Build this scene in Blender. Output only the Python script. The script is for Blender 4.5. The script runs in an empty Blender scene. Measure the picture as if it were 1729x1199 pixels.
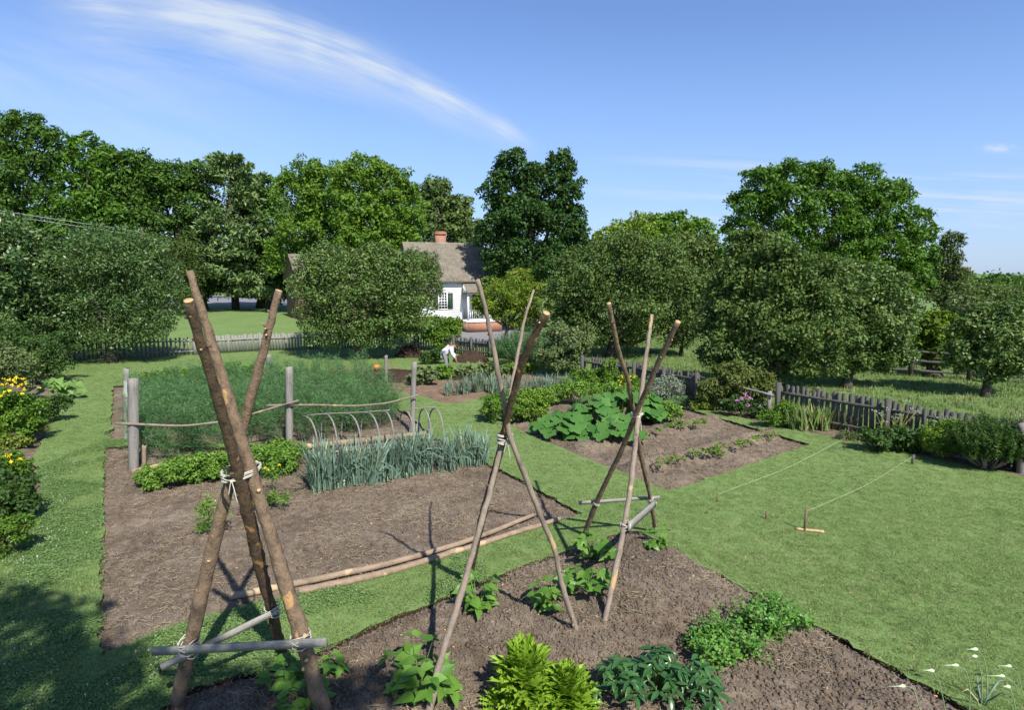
import bpy, math, random
import numpy as np
from mathutils import Vector, Matrix, Quaternion
from mathutils.geometry import delaunay_2d_cdt
rad = math.radians
scn = bpy.context.scene
COL = scn.collection
random.seed(7)

# ------------------------------------------------------------------ camera, light, exposure
F0, CX, CY, HC = 1000.0, 864.5, 599.5, 4.5
PITCH = math.atan(140 / F0)
cam_d = bpy.data.cameras.new('camera')
cam = bpy.data.objects.new('camera', cam_d); COL.objects.link(cam)
cam_d.sensor_width = 36; cam_d.lens = 36 * F0 / 1729
cam_d.clip_start = 0.05; cam_d.clip_end = 3000
cam.location = (0, 0, HC); cam.rotation_euler = (math.pi / 2 - PITCH, 0, 0)
scn.camera = cam

SUN_EL, SUN_AZ = rad(47), rad(-28)          # light travels towards azimuth -28 deg (left of +Y), falling at 47 deg
lt = Vector((math.sin(SUN_AZ) * math.cos(SUN_EL), math.cos(SUN_AZ) * math.cos(SUN_EL), -math.sin(SUN_EL)))
sd = bpy.data.lights.new('sun', 'SUN'); sd.energy = 5.0; sd.angle = rad(0.55); sd.color = (1, .955, .88)
so = bpy.data.objects.new('sun', sd); COL.objects.link(so)
so.rotation_euler = lt.to_track_quat('-Z', 'Y').to_euler()

w = bpy.data.worlds.new('World'); scn.world = w; w.use_nodes = True
nt = w.node_tree; nt.nodes.clear(); N = nt.nodes; L = nt.links
def wn(t, **k):
    n = N.new(t)
    for a, b in k.items(): setattr(n, a, b)
    return n
def wm(op, a, b=None, c=None, clamp=False):
    n = wn('ShaderNodeMath', operation=op); n.use_clamp = clamp
    for i, v in enumerate((a, b, c)):
        if v is None: continue
        if isinstance(v, (int, float)): n.inputs[i].default_value = v
        else: L.new(v, n.inputs[i])
    return n.outputs[0]
sky = wn('ShaderNodeTexSky', sky_type='NISHITA'); sky.sun_disc = False
sky.sun_elevation = SUN_EL; sky.sun_rotation = math.atan2(-lt.x, -lt.y)
sky.air_density = 1.0; sky.dust_density = 0.35; sky.ozone_density = 1.6; sky.altitude = 100
bg = wn('ShaderNodeBackground'); bg.inputs[1].default_value = .108
hs = wn('ShaderNodeMixRGB'); hs.blend_type = 'MULTIPLY'; hs.inputs[0].default_value = 1; hs.inputs[2].default_value = (.80, .91, 1.15, 1)
L.new(sky.outputs[0], hs.inputs[1]); L.new(hs.outputs[0], bg.inputs[0])
tc = wn('ShaderNodeTexCoord'); sp = wn('ShaderNodeSeparateXYZ'); L.new(tc.outputs['Generated'], sp.inputs[0])
yy = wm('MAXIMUM', sp.outputs[1], .05)
U = wm('DIVIDE', sp.outputs[0], yy); Vv = wm('DIVIDE', sp.outputs[2], yy)
T = wm('SUBTRACT', U, .0245)
v0 = wm('ADD', wm('ADD', wm('MULTIPLY', T, -.563), .21), wm('MULTIPLY', wm('MULTIPLY', T, T), -.374))
dv = wm('SUBTRACT', Vv, v0)
def noise2(x, y, sx, sy, detail=5, rough=.6, seed=0.0, dist=0.0):
    c = wn('ShaderNodeCombineXYZ'); L.new(wm('MULTIPLY', x, sx), c.inputs[0]); L.new(wm('MULTIPLY', y, sy), c.inputs[1]); c.inputs[2].default_value = seed
    n = wn('ShaderNodeTexNoise'); n.inputs['Scale'].default_value = 1; n.inputs['Detail'].default_value = detail; n.inputs['Roughness'].default_value = rough; n.inputs['Distortion'].default_value = dist
    L.new(c.outputs[0], n.inputs['Vector']); return n.outputs[0]
def mr(x, a, b, c=0.0, d=1.0, smooth=True):
    n = wn('ShaderNodeMapRange'); n.interpolation_type = 'SMOOTHSTEP' if smooth else 'LINEAR'
    n.inputs[1].default_value = a; n.inputs[2].default_value = b; n.inputs[3].default_value = c; n.inputs[4].default_value = d
    L.new(x, n.inputs[0]); return n.outputs[0]
width = wm('ADD', .012, wm('MULTIPLY', wm('ABSOLUTE', T), .045))
wob = wm('MULTIPLY', wm('SUBTRACT', noise2(T, dv, 5, 12, 4, .6, 3.1), .5), .03)
dn = wm('DIVIDE', wm('ADD', dv, wob), width)
g1 = wm('EXPONENT', wm('MULTIPLY', wm('MULTIPLY', dn, dn), -1.0))
wid2 = wm('ADD', .02, wm('MULTIPLY', wm('ABSOLUTE', T), .11))
dn2 = wm('DIVIDE', wm('ADD', wm('ADD', dv, wm('MULTIPLY', T, -.06)), wob), wid2)
g2 = wm('EXPONENT', wm('MULTIPLY', wm('MULTIPLY', dn2, dn2), -1.0))
ends = wm('MULTIPLY', mr(T, .03, -.05), mr(T, -.80, -.58))
streak = mr(noise2(T, dv, 3.5, 42, 6, .65, 1.0, .4), .32, .72)
streakb = mr(noise2(T, dv, 2.2, 16, 5, .6, 5.0, .6), .35, .75)
m1 = wm('MULTIPLY', wm('MULTIPLY', g1, ends), wm('ADD', wm('MULTIPLY', streak, .85), .30))
m2 = wm('MULTIPLY', wm('MULTIPLY', g2, ends), wm('MULTIPLY', streakb, .45))
dip = mr(noise2(T, dv, 5.5, 3, 2, .5, 9.0), .38, .55, .45, 1)
m1 = wm('MULTIPLY', m1, dip)
# low wisps on the left and right
leftm = wm('MULTIPLY', mr(U, -.25, -.75), wm('MULTIPLY', mr(Vv, .05, .2), mr(Vv, .5, .3)))
m3 = wm('MULTIPLY', leftm, mr(noise2(U, wm('ADD', Vv, wm('MULTIPLY', U, .35)), 1.6, 11, 5, .6, 2.0, .3), .3, .8, 0, .42))
bandr = wm('MULTIPLY', wm('MULTIPLY', mr(Vv, .045, .10), mr(Vv, .21, .15)), mr(U, .05, .35))
m4 = wm('MULTIPLY', bandr, mr(noise2(U, wm('ADD', Vv, wm('MULTIPLY', U, .05)), 2.5, 46, 5, .62, 4.0, .3),   .44, .74, 0, .75))
pu = wm('DIVIDE', wm('SUBTRACT', U, .79), .022); pv = wm('DIVIDE', wm('SUBTRACT', Vv, .2), .006)
m5 = wm('MULTIPLY', wm('EXPONENT', wm('MULTIPLY', wm('ADD', wm('MULTIPLY', pu, pu), wm('MULTIPLY', pv, pv)), -1)), mr(noise2(U, Vv, 60, 120, 4), .3, .6, .2, .7))
hz = wm('MULTIPLY', mr(Vv, .42, .0, 0, .62), mr(Vv, -.3, -.05))
tot = wm('MINIMUM', wm('ADD', wm('ADD', wm('ADD', m1, m2), wm('ADD', m3, m4)), m5), .85)
tot = wm('MULTIPLY', tot, mr(sp.outputs[1], .05, .3))
bc = wn('ShaderNodeBackground'); bc.inputs[0].default_value = (.80, .89, 1.0, 1); bc.inputs[1].default_value = .60
bh = wn('ShaderNodeBackground'); bh.inputs[0].default_value = (.235, .35, .575, 1); bh.inputs[1].default_value = 1.0
mh = wn('ShaderNodeMixShader'); L.new(hz, mh.inputs[0]); L.new(bg.outputs[0], mh.inputs[1]); L.new(bh.outputs[0], mh.inputs[2])
mx = wn('ShaderNodeMixShader'); L.new(tot, mx.inputs[0]); L.new(mh.outputs[0], mx.inputs[1]); L.new(bc.outputs[0], mx.inputs[2])
wo = wn('ShaderNodeOutputWorld'); L.new(mx.outputs[0], wo.inputs[0])

vs = scn.view_settings
vs.view_transform = 'Standard'; vs.look = 'None'; vs.exposure = .62; vs.gamma = 1; vs.use_curve_mapping = False
scn.render.engine = 'CYCLES'
scn.cycles.max_bounces = 6; scn.cycles.transparent_max_bounces = 8; scn.cycles.transmission_bounces = 4; scn.cycles.diffuse_bounces = 3; scn.cycles.glossy_bounces = 2

# ------------------------------------------------------------------ measuring helpers (site plan taken from the survey view)
cp, spt = math.cos(PITCH), math.sin(PITCH)
def ray(x, y):
    a = (x - CX) / F0; b = -(y - CY) / F0
    return (a, cp + b * spt, -spt + b * cp)
def G(x, y, z=0.0):
    r = ray(x, y); t = (z - HC) / r[2]
    return Vector((r[0] * t, r[1] * t, z))
def R(x, y, Y):
    r = ray(x, y); t = Y / r[1]
    return Vector((r[0] * t, Y, HC + r[2] * t))
def ppm(y, Y):
    return F0 * ray(CX, y)[1] / Y
rng = np.random.default_rng(11)

def hsh(i, j, s):
    n = (i * 374761393 + j * 668265263 + s * 974634777) & 0xffffffff
    n = ((n ^ (n >> 13)) * 1274126177) & 0xffffffff
    return ((n ^ (n >> 16)) & 0xffff) / 65535.0
def vnoise(x, y, sc, s=0):
    x = np.asarray(x) / sc; y = np.asarray(y) / sc
    i = np.floor(x).astype(np.int64); j = np.floor(y).astype(np.int64)
    fx = x - i; fy = y - j; fx = fx * fx * (3 - 2 * fx); fy = fy * fy * (3 - 2 * fy)
    a = hsh(i, j, s); b = hsh(i + 1, j, s); c = hsh(i, j + 1, s); d = hsh(i + 1, j + 1, s)
    return (a * (1 - fx) + b * fx) * (1 - fy) + (c * (1 - fx) + d * fx) * fy - .5
def in_poly(P, x, y):
    r = np.zeros(np.shape(x), bool); n = len(P)
    for k in range(n):
        x1, y1 = P[k]; x2, y2 = P[(k + 1) % n]
        c = ((y1 > y) != (y2 > y)) & (x < (x2 - x1) * (y - y1) / (y2 - y1 + 1e-12) + x1)
        r ^= c
    return r
def dist_poly(P, x, y):
    d = np.full(np.shape(x), 1e9); n = len(P)
    for k in range(n):
        a = np.array(P[k]); b = np.array(P[(k + 1) % n]); ab = b - a
        t = np.clip(((x - a[0]) * ab[0] + (y - a[1]) * ab[1]) / (ab @ ab + 1e-12), 0, 1)
        d = np.minimum(d, np.hypot(x - a[0] - t * ab[0], y - a[1] - t * ab[1]))
    return d

# ------------------------------------------------------------------ materials
def mat(name, base, rough=.7, spec=.3, build=None, trans=0.0, bump=None):
    m = bpy.data.materials.new(name); m.use_nodes = True
    t = m.node_tree; p = t.nodes['Principled BSDF']
    p.inputs['Base Color'].default_value = (*base, 1); p.inputs['Roughness'].default_value = rough
    p.inputs['Specular IOR Level'].default_value = spec
    m.diffuse_color = (*base, 1)
    return m, t, p
def nz(t, scale, detail=4, rough=.55, vec=None, dist=0, stretch=None, obj=True):
    n = t.nodes.new('ShaderNodeTexNoise'); n.inputs['Scale'].default_value = scale; n.inputs['Detail'].default_value = detail
    n.inputs['Roughness'].default_value = rough; n.inputs['Distortion'].default_value = dist
    c = t.nodes.new('ShaderNodeTexCoord'); mp = t.nodes.new('ShaderNodeMapping')
    t.links.new(c.outputs['Object'] if obj else c.outputs['Generated'], mp.inputs[0])
    if stretch: mp.inputs['Scale'].default_value = stretch
    t.links.new(mp.outputs[0], n.inputs['Vector'])
    return n.outputs[0]
def gpos_noise(t, scale, detail=4, rough=.55, stretch=None, dist=0, rot=0):
    g = t.nodes.new('ShaderNodeNewGeometry'); n = t.nodes.new('ShaderNodeTexNoise')
    mp = t.nodes.new('ShaderNodeMapping'); t.links.new(g.outputs['Position'], mp.inputs[0])
    if stretch: mp.inputs['Scale'].default_value = stretch
    mp.inputs['Rotation'].default_value = (0, 0, rot)
    t.links.new(mp.outputs[0], n.inputs['Vector'])
    n.inputs['Scale'].default_value = scale; n.inputs['Detail'].default_value = detail; n.inputs['Roughness'].default_value = rough; n.inputs['Distortion'].default_value = dist
    return n.outputs[0]
def ramp(t, fac, stops):
    r = t.nodes.new('ShaderNodeValToRGB'); t.links.new(fac, r.inputs[0]); e = r.color_ramp.elements
    while len(e) < len(stops): e.new(.5)
    for k, (p, c) in enumerate(stops): e[k].position = p; e[k].color = (*c, 1)
    return r.outputs[0]
def mixc(t, fac, a, b, mode='MIX'):
    m = t.nodes.new('ShaderNodeMixRGB'); m.blend_type = mode
    for k, v in enumerate((fac, a, b)):
        if isinstance(v, (int, float)): m.inputs[k].default_value = v
        elif isinstance(v, tuple): m.inputs[k].default_value = (*v, 1)
        else: t.links.new(v, m.inputs[k])
    return m.outputs[0]
def math_(t, op, a, b=0.0, clamp=False):
    m = t.nodes.new('ShaderNodeMath'); m.operation = op; m.use_clamp = clamp
    for k, v in enumerate((a, b)):
        if isinstance(v, (int, float)): m.inputs[k].default_value = v
        else: t.links.new(v, m.inputs[k])
    return m.outputs[0]
def bump(t, p, h, strength=.5, dist=.02):
    b = t.nodes.new('ShaderNodeBump'); b.inputs['Strength'].default_value = strength; b.inputs['Distance'].default_value = dist
    t.links.new(h, b.inputs['Height']); t.links.new(b.outputs[0], p.inputs['Normal'])
_lm = {}
KEEP = ('asparagus_fern', 'leek_leaves', 'iris_blades', 'silver_leaves', 'yellow_green_leaves', 'lime_bush_leaves')
def leaf_mat(name, dark, light, trans=.28, rough=.5, odd=None, oddp=.04, spec=.3, per_obj=False):
    if name in _lm: return _lm[name]
    if not per_obj and name not in KEEP: dark = tuple(a * b for a, b in zip(dark, (1.5, 1.5, 1.15))); light = tuple(a * b for a, b in zip(light, (1.75, 1.55, 1.15))); spec *= .5
    m, t, p = mat(name, light, rough, spec)
    g = t.nodes.new('ShaderNodeNewGeometry')
    r = g.outputs['Random Per Island']
    if per_obj:
        oi = t.nodes.new('ShaderNodeObjectInfo'); r = oi.outputs['Random']
    n = gpos_noise(t, .9, 2)
    f = math_(t, 'ADD', math_(t, 'MULTIPLY', r, .65), math_(t, 'MULTIPLY', math_(t, 'SUBTRACT', n, .3), .75), True)
    c = mixc(t, f, dark, light)
    if odd:
        c = mixc(t, math_(t, 'GREATER_THAN', g.outputs['Random Per Island'], 1 - oddp), c, odd)
    t.links.new(c, p.inputs['Base Color'])
    tr = t.nodes.new('ShaderNodeBsdfTranslucent')
    c2 = mixc(t, 1.0, c, (1.25, 1.15, .5), 'MULTIPLY')
    t.links.new(c2, tr.inputs[0])
    ms = t.nodes.new('ShaderNodeMixShader'); ms.inputs[0].default_value = trans
    t.links.new(p.outputs[0], ms.inputs[1]); t.links.new(tr.outputs[0], ms.inputs[2])
    t.links.new(ms.outputs[0], t.nodes['Material Output'].inputs[0])
    _lm[name] = m; return m
def bark_mat(name, dark, light, patch=None, scale=9, rough=.85, bs=.6, bd=.012, stretch=(1, 1, .35), pt=.63):
    m, t, p = mat(name, light, rough, .2)
    n = nz(t, scale, 6, .65, stretch=stretch); n2 = nz(t, scale * 6, 3, .6)
    c = ramp(t, n, [(.3, dark), (.52, light), (.75, tuple(min(1, q * 1.35) for q in light))])
    c = mixc(t, .35, c, ramp(t, n2, [(.35, dark), (.6, light)]))
    if patch:
        q = nz(t, scale * .5, 2, .4, stretch=(1, 1, .6))
        c = mixc(t, ramp(t, q, [(pt, (0, 0, 0)), (pt + .02, (1, 1, 1))]), c, patch)
    t.links.new(c, p.inputs['Base Color'])
    bump(t, p, math_(t, 'ADD', n, math_(t, 'MULTIPLY', n2, .35)), bs, bd)
    return m
def plain(name, base, rough=.7, spec=.3, var=.25, scale=12, bs=.3, bd=.004, stretch=None):
    m, t, p = mat(name, base, rough, spec)
    n = nz(t, scale, 5, .6, stretch=stretch)
    c = ramp(t, n, [(.3, tuple(b * (1 - var) for b in base)), (.7, tuple(min(1, b * (1 + var)) for b in base))])
    t.links.new(c, p.inputs['Base Color'])
    if bs: bump(t, p, n, bs, bd)
    return m

# lawn
M_lawn, t, p = mat('lawn_grass', (.1, .2, .05), .85, .15)
a = gpos_noise(t, .35, 4, .6); b = gpos_noise(t, 2.2, 4, .65); c = gpos_noise(t, 55, 4, .8); d = gpos_noise(t, 5, 5, .6, dist=.5)
col = ramp(t, a, [(.3, (.112, .176, .048)), (.55, (.148, .216, .066)), (.75, (.185, .240, .085))])
col = mixc(t, .45, col, ramp(t, b, [(.32, (.095, .165, .045)), (.6, (.150, .220, .072)), (.78, (.21, .235, .11))]))
col = mixc(t, ramp(t, d, [(.6, (0, 0, 0)), (.72, (.5, .5, .5))]), col, (.24, .22, .125))
col = mixc(t, .6, col, mixc(t, 1.0, col, ramp(t, c, [(.3, (.35, .4, .3)), (.5, (1, 1, 1)), (.72, (1.6, 1.55, 1.6))]), 'MULTIPLY'))
t.links.new(col, p.inputs['Base Color'])
bump(t, p, c, .25, .01)
# soil
def soil_mat(name, dk, md, lt_):
    m, t, p = mat(name, md, .95, .1)
    a = gpos_noise(t, .9, 5, .6); b = gpos_noise(t, 7, 6, .72); c = gpos_noise(t, 45, 5, .75)
    col = ramp(t, a, [(.35, dk), (.5, md), (.68, lt_)])
    col = mixc(t, .55, col, ramp(t, b, [(.35, tuple(x * .75 for x in dk)), (.52, md), (.7, tuple(x * 1.15 for x in lt_))]))
    col = mixc(t, .55, col, mixc(t, 1.0, col, ramp(t, c, [(.33, (.45, .45, .45)), (.5, (1, 1, 1)), (.7, (1.6, 1.6, 1.6))]), 'MULTIPLY'))
    g = gpos_noise(t, 1.6, 4, .7, dist=.8)
    v = t.nodes.new('ShaderNodeTexVoronoi'); v.inputs['Scale'].default_value = 38
    gg = t.nodes.new('ShaderNodeNewGeometry'); t.links.new(gg.outputs['Position'], v.inputs['Vector'])
    fl = math_(t, 'MULTIPLY', math_(t, 'LESS_THAN', v.outputs['Distance'], .16), ramp(t, g, [(.45, (0, 0, 0)), (.62, (1, 1, 1))]))
    col = mixc(t, math_(t, 'MULTIPLY', fl, .6), col, (.42, .39, .35))
    t.links.new(col, p.inputs['Base Color'])
    bump(t, p, math_(t, 'ADD', b, math_(t, 'MULTIPLY', c, .6)), .9, .035)
    return m
M_soil = soil_mat('garden_soil', (.092, .068, .046), (.162, .124, .088), (.262, .208, .152))
M_soil2 = soil_mat('tan_soil', (.13, .085, .055), (.19, .13, .085), (.24, .17, .115))
M_mulch = soil_mat('shade_dark_compost', (.02, .013, .009), (.042, .027, .018), (.07, .045, .03))  # dark mulch brown, deepened to paint in the tree shade over the heap
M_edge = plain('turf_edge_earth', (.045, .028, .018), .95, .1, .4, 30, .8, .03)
M_asph = plain('asphalt', (.19, .19, .195), .85, .2, .12, 3)
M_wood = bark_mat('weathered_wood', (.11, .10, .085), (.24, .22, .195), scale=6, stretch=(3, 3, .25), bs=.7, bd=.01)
M_woodd = bark_mat('shade_dark_weathered_wood', (.038, .036, .032), (.105, .10, .09), scale=6, stretch=(3, 3, .25), bs=.7, bd=.008)  # grey wood darkened: the right fence's backlit shade is put into the colour
M_board = bark_mat('grey_board', (.13, .12, .10), (.27, .255, .225), scale=7, stretch=(.5, 14, 14), bs=.4, bd=.004)
M_barkA = bark_mat('brown_pole_bark', (.070, .045, .028), (.205, .142, .092), patch=(.42, .25, .11), scale=11, stretch=(1, 1, .8), bs=1, bd=.03, pt=.70)
M_barkB = bark_mat('rough_dark_bark', (.03, .02, .014), (.125, .082, .05), patch=(.36, .19, .075), scale=16, stretch=(1, 1, .8), bs=1, bd=.035, pt=.66)
M_barkC = bark_mat('greyish_branch_bark', (.10, .08, .06), (.235, .185, .14), patch=(.38, .26, .13), scale=8, bs=.7, bd=.008, pt=.67)
M_cut = plain('fresh_cut_wood', (.46, .31, .15), .8, .2, .25, 25)
M_log = bark_mat('peeled_log', (.12, .088, .06), (.27, .20, .135), patch=(.42, .30, .18), scale=7, bs=.6, bd=.01, stretch=(.4, 1, 1))
M_twine = plain('pale_twine', (.50, .46, .37), .9, .1, .15, 60)
M_trunk = bark_mat('tree_bark', (.03, .024, .018), (.09, .075, .058), scale=5, bs=.8, bd=.03)
M_white = plain('white_paint', (.78, .78, .76), .6, .3, .04, 4, .1)
M_green = plain('green_shutter_paint', (.03, .06, .035), .5)
M_glass, t, p = mat('window_glass', (.03, .035, .04), .1, .6)
M_dark = plain('dark_interior', (.02, .02, .02), .9)
M_stem = plain('green_stem', (.13, .20, .05), .6)

M_shing, t, p = mat('wood_shingles', (.2, .16, .12), .9, .1)
n = nz(t, 6, 4, .6, stretch=(1, .3, .3)); n2 = nz(t, 1.2, 3)
cc = mixc(t, .5, ramp(t, n, [(.3, (.095, .082, .062)), (.7, (.25, .218, .170))]), ramp(t, n2, [(.3, (.11, .095, .072)), (.7, (.23, .20, .155))]))
t.links.new(cc, p.inputs['Base Color'])
def brick_mat(name, scale):
    m, t, p = mat(name, (.35, .13, .07), .9, .1)
    b = t.nodes.new('ShaderNodeTexBrick'); c = t.nodes.new('ShaderNodeTexCoord'); mp = t.nodes.new('ShaderNodeMapping')
    mp.inputs['Rotation'].default_value = (rad(90), 0, 0)
    t.links.new(c.outputs['Object'], mp.inputs[0]); t.links.new(mp.outputs[0], b.inputs['Vector'])
    b.inputs['Color1'].default_value = (.36, .14, .075, 1); b.inputs['Color2'].default_value = (.26, .095, .05, 1); b.inputs['Mortar'].default_value = (.32, .27, .22, 1)
    b.inputs['Scale'].default_value = scale; b.inputs['Brick Width'].default_value = .5; b.inputs['Row Height'].default_value = .18; b.inputs['Mortar Size'].default_value = .02
    t.links.new(b.outputs[0], p.inputs['Base Color']); return m
M_brick = brick_mat('red_brick', 2.2)
M_brownb = plain('brown_siding', (.16, .105, .07), .85, .15, .3, 3, .4, .01, (1, 1, 8))

LG = dict(
 oak=leaf_mat('oak_leaves', (.020, .050, .012), (.060, .125, .026)),
 oakb=leaf_mat('bright_tree_leaves', (.034, .080, .012), (.095, .180, .028)),
 dark=leaf_mat('dark_maple_leaves', (.012, .034, .010), (.034, .078, .020), trans=.18),
 walnut=leaf_mat('walnut_leaves', (.024, .066, .012), (.072, .155, .024)),
 pine=leaf_mat('pine_needles', (.040, .080, .036), (.115, .180, .078), trans=.12),
 cedar=leaf_mat('cedar_needles', (.020, .040, .014), (.058, .092, .026), trans=.1),
 grey=leaf_mat('grey_green_leaves', (.040, .070, .032), (.105, .145, .070), trans=.2),
 pear=leaf_mat('pear_leaves', (.022, .056, .018), (.075, .132, .046), rough=.4, spec=.8, trans=.2),
 apple=leaf_mat('apple_leaves', (.024, .058, .016), (.092, .150, .048), rough=.45, spec=.6, trans=.2, odd=(.26, .30, .07), oddp=.012),
 appler=leaf_mat('apple_leaves_red_fruit', (.022, .052, .016), (.084, .134, .044), trans=.2, odd=(.24, .12, .04), oddp=.0015),
 peach=leaf_mat('peach_leaves', (.055, .105, .015), (.135, .215, .032), odd=(.32, .14, .05), oddp=.035),
 yellowg=leaf_mat('yellow_green_leaves', (.080, .130, .015), (.205, .270, .035)),
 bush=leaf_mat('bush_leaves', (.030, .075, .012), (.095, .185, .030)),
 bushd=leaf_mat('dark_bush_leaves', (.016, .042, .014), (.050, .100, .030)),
 silver=leaf_mat('silver_leaves', (.14, .18, .12), (.27, .32, .23), trans=.15),
 lime=leaf_mat('lime_bush_leaves', (.10, .20, .015), (.21, .33, .04)),
 rose=leaf_mat('rosemary_needles', (.020, .050, .016), (.062, .118, .036)),
 tansy=leaf_mat('feathery_leaves', (.05, .11, .02), (.13, .22, .04)),
 fern=leaf_mat('asparagus_fern', (.042, .122, .040), (.150, .270, .098), trans=.3, rough=.6),
 leek=leaf_mat('leek_leaves', (.095, .165, .115), (.215, .310, .225), trans=.2, rough=.45, odd=(.42, .42, .22), oddp=.05),
 far=leaf_mat('far_leaves', (.040, .075, .028), (.095, .145, .055)),
)
M_bean = leaf_mat('bean_leaves', (.055, .140, .016), (.165, .310, .050), per_obj=True, trans=.3, rough=.4)
M_squash = leaf_mat('squash_leaves', (.042, .125, .020), (.095, .215, .042), per_obj=True, trans=.25, rough=.5)
M_pepper = leaf_mat('pepper_leaves', (.022, .078, .018), (.070, .165, .042), per_obj=True, trans=.22, rough=.3, spec=.6)
M_lett = leaf_mat('lettuce_leaves', (.16, .30, .02), (.33, .50, .055), per_obj=True, trans=.4, rough=.4)
M_hosta = leaf_mat('broad_pale_leaves', (.10, .20, .04), (.20, .33, .08), per_obj=True, trans=.3)

# ------------------------------------------------------------------ mesh building
class MB:
    def __init__(s): s.V = []; s.F = []; s.M = []; s.n = 0
    def add(s, V, F, m=0):
        if isinstance(F, list) and len({len(f) for f in F}) > 1: return s.addl(V, F, m)
        V = np.asarray(V, float).reshape(-1, 3); F = np.asarray(F, dtype=np.int64)
        s.V.append(V); s.F.append(F + s.n); s.M.append(np.full(len(F), m)); s.n += len(V); return s
    def addl(s, V, faces, m=0):
        V = np.asarray(V, float).reshape(-1, 3); s.V.append(V)
        for f in faces: s.F.append(np.asarray([f]) + s.n); s.M.append(np.array([m]))
        s.n += len(V); return s
    def mesh(s, name, mats, smooth=False):
        me = bpy.data.meshes.new(name)
        V = np.concatenate(s.V); tot = np.concatenate([np.full(len(f), f.shape[1]) for f in s.F])
        lv = np.concatenate([f.ravel() for f in s.F]); mi = np.concatenate(s.M)
        me.vertices.add(len(V)); me.vertices.foreach_set('co', V.ravel().astype(np.float32))
        me.loops.add(len(lv)); me.loops.foreach_set('vertex_index', lv.astype(np.int32))
        me.polygons.add(len(tot)); st = np.concatenate([[0], np.cumsum(tot)[:-1]])
        me.polygons.foreach_set('loop_start', st.astype(np.int32))
        for m in (mats if isinstance(mats, (list, tuple)) else [mats]): me.materials.append(m)
        me.polygons.foreach_set('material_index', mi.astype(np.int32))
        if smooth: me.polygons.foreach_set('use_smooth', np.ones(len(tot), bool))
        me.update(calc_edges=True); me.validate(); return me
    def build(s, name, mats, parent=None, smooth=False, **tags):
        o = bpy.data.objects.new(name, s.mesh(name, mats, smooth)); COL.objects.link(o)
        if parent is not None: o.parent = parent
        tag(o, **tags); return o
def tag(o, label=None, cat=None, group=None, kind=None):
    if label: o['label'] = label
    if cat: o['category'] = cat
    if group: o['group'] = group
    if kind: o['kind'] = kind
    return o
def thing(name, label, cat, loc=(0, 0, 0), rz=0, group=None):
    o = bpy.data.objects.new(name, None); COL.objects.link(o); o.location = loc; o.rotation_euler = (0, 0, rz)
    o.empty_display_size = .2
    return tag(o, label, cat, group)
def link(name, me, parent=None, M=None, **tags):
    o = bpy.data.objects.new(name, me); COL.objects.link(o)
    if parent is not None: o.parent = parent
    if M is not None: o.matrix_local = M
    tag(o, **tags); return o
def box(mb, x0, x1, y0, y1, z0, z1, m=0, M=None):
    V = np.array([(x, y, z) for z in (z0, z1) for y in (y0, y1) for x in (x0, x1)], float)
    if M is not None: V = V @ np.array(M.to_3x3()).T + np.array(M.translation)
    mb.add(V, [(0, 2, 3, 1), (4, 5, 7, 6), (0, 1, 5, 4), (2, 6, 7, 3), (0, 4, 6, 2), (1, 3, 7, 5)], m)
def tube(mb, pts, rads, sides=8, m=0, capm=None, lump=0.0, seed=0):
    pts = np.asarray([tuple(p) for p in pts], float); n = len(pts)
    rads = np.full(n, rads) if np.isscalar(rads) else np.asarray(rads, float)
    rg = np.random.default_rng(seed)
    tn = np.gradient(pts, axis=0); tn /= np.linalg.norm(tn, axis=1)[:, None] + 1e-9
    ref = np.array([1., 0, 0]) if abs(tn[0][0]) < .7 else np.array([0, 1., 0])
    u = np.cross(tn, ref); u /= np.linalg.norm(u, axis=1)[:, None]; v = np.cross(tn, u)
    a = np.linspace(0, 2 * math.pi, sides, endpoint=False)
    rr = rads[:, None] * (1 + lump * rg.uniform(-1, 1, (n, sides)))
    V = pts[:, None] + rr[..., None] * (np.cos(a)[None, :, None] * u[:, None] + np.sin(a)[None, :, None] * v[:, None])
    k = np.arange(sides); k2 = (k + 1) % sides
    F = np.concatenate([np.stack([i * sides + k, i * sides + k2, (i + 1) * sides + k2, (i + 1) * sides + k], 1) for i in range(n - 1)])
    mb.add(V.reshape(-1, 3), F, m)
    base = mb.n - n * sides
    mb.F.append(np.array([base + k[::-1]])); mb.M.append(np.array([capm if capm is not None else m]))
    mb.F.append(np.array([base + (n - 1) * sides + k])); mb.M.append(np.array([capm if capm is not None else m]))
def resample(pts, n):
    pts = np.asarray([tuple(p) for p in pts], float); d = np.r_[0, np.cumsum(np.linalg.norm(np.diff(pts, axis=0), axis=1))]
    t = np.linspace(0, d[-1], n)
    # smooth interpolation (catmull-rom like through cubic on few pts)
    out = np.stack([np.interp(t, d, pts[:, k]) for k in range(3)], 1)
    for _ in range(2):
        o = out.copy(); o[1:-1] = (out[:-2] + 2 * out[1:-1] + out[2:]) / 4; out = o
    return out
def rot_frames(nrm, ax):
    """frames with local z=nrm, local y ~ ax"""
    z = nrm / (np.linalg.norm(nrm, axis=1)[:, None] + 1e-9)
    x = np.cross(ax, z); x /= np.linalg.norm(x, axis=1)[:, None] + 1e-9
    y = np.cross(z, x); return x, y, z
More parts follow.
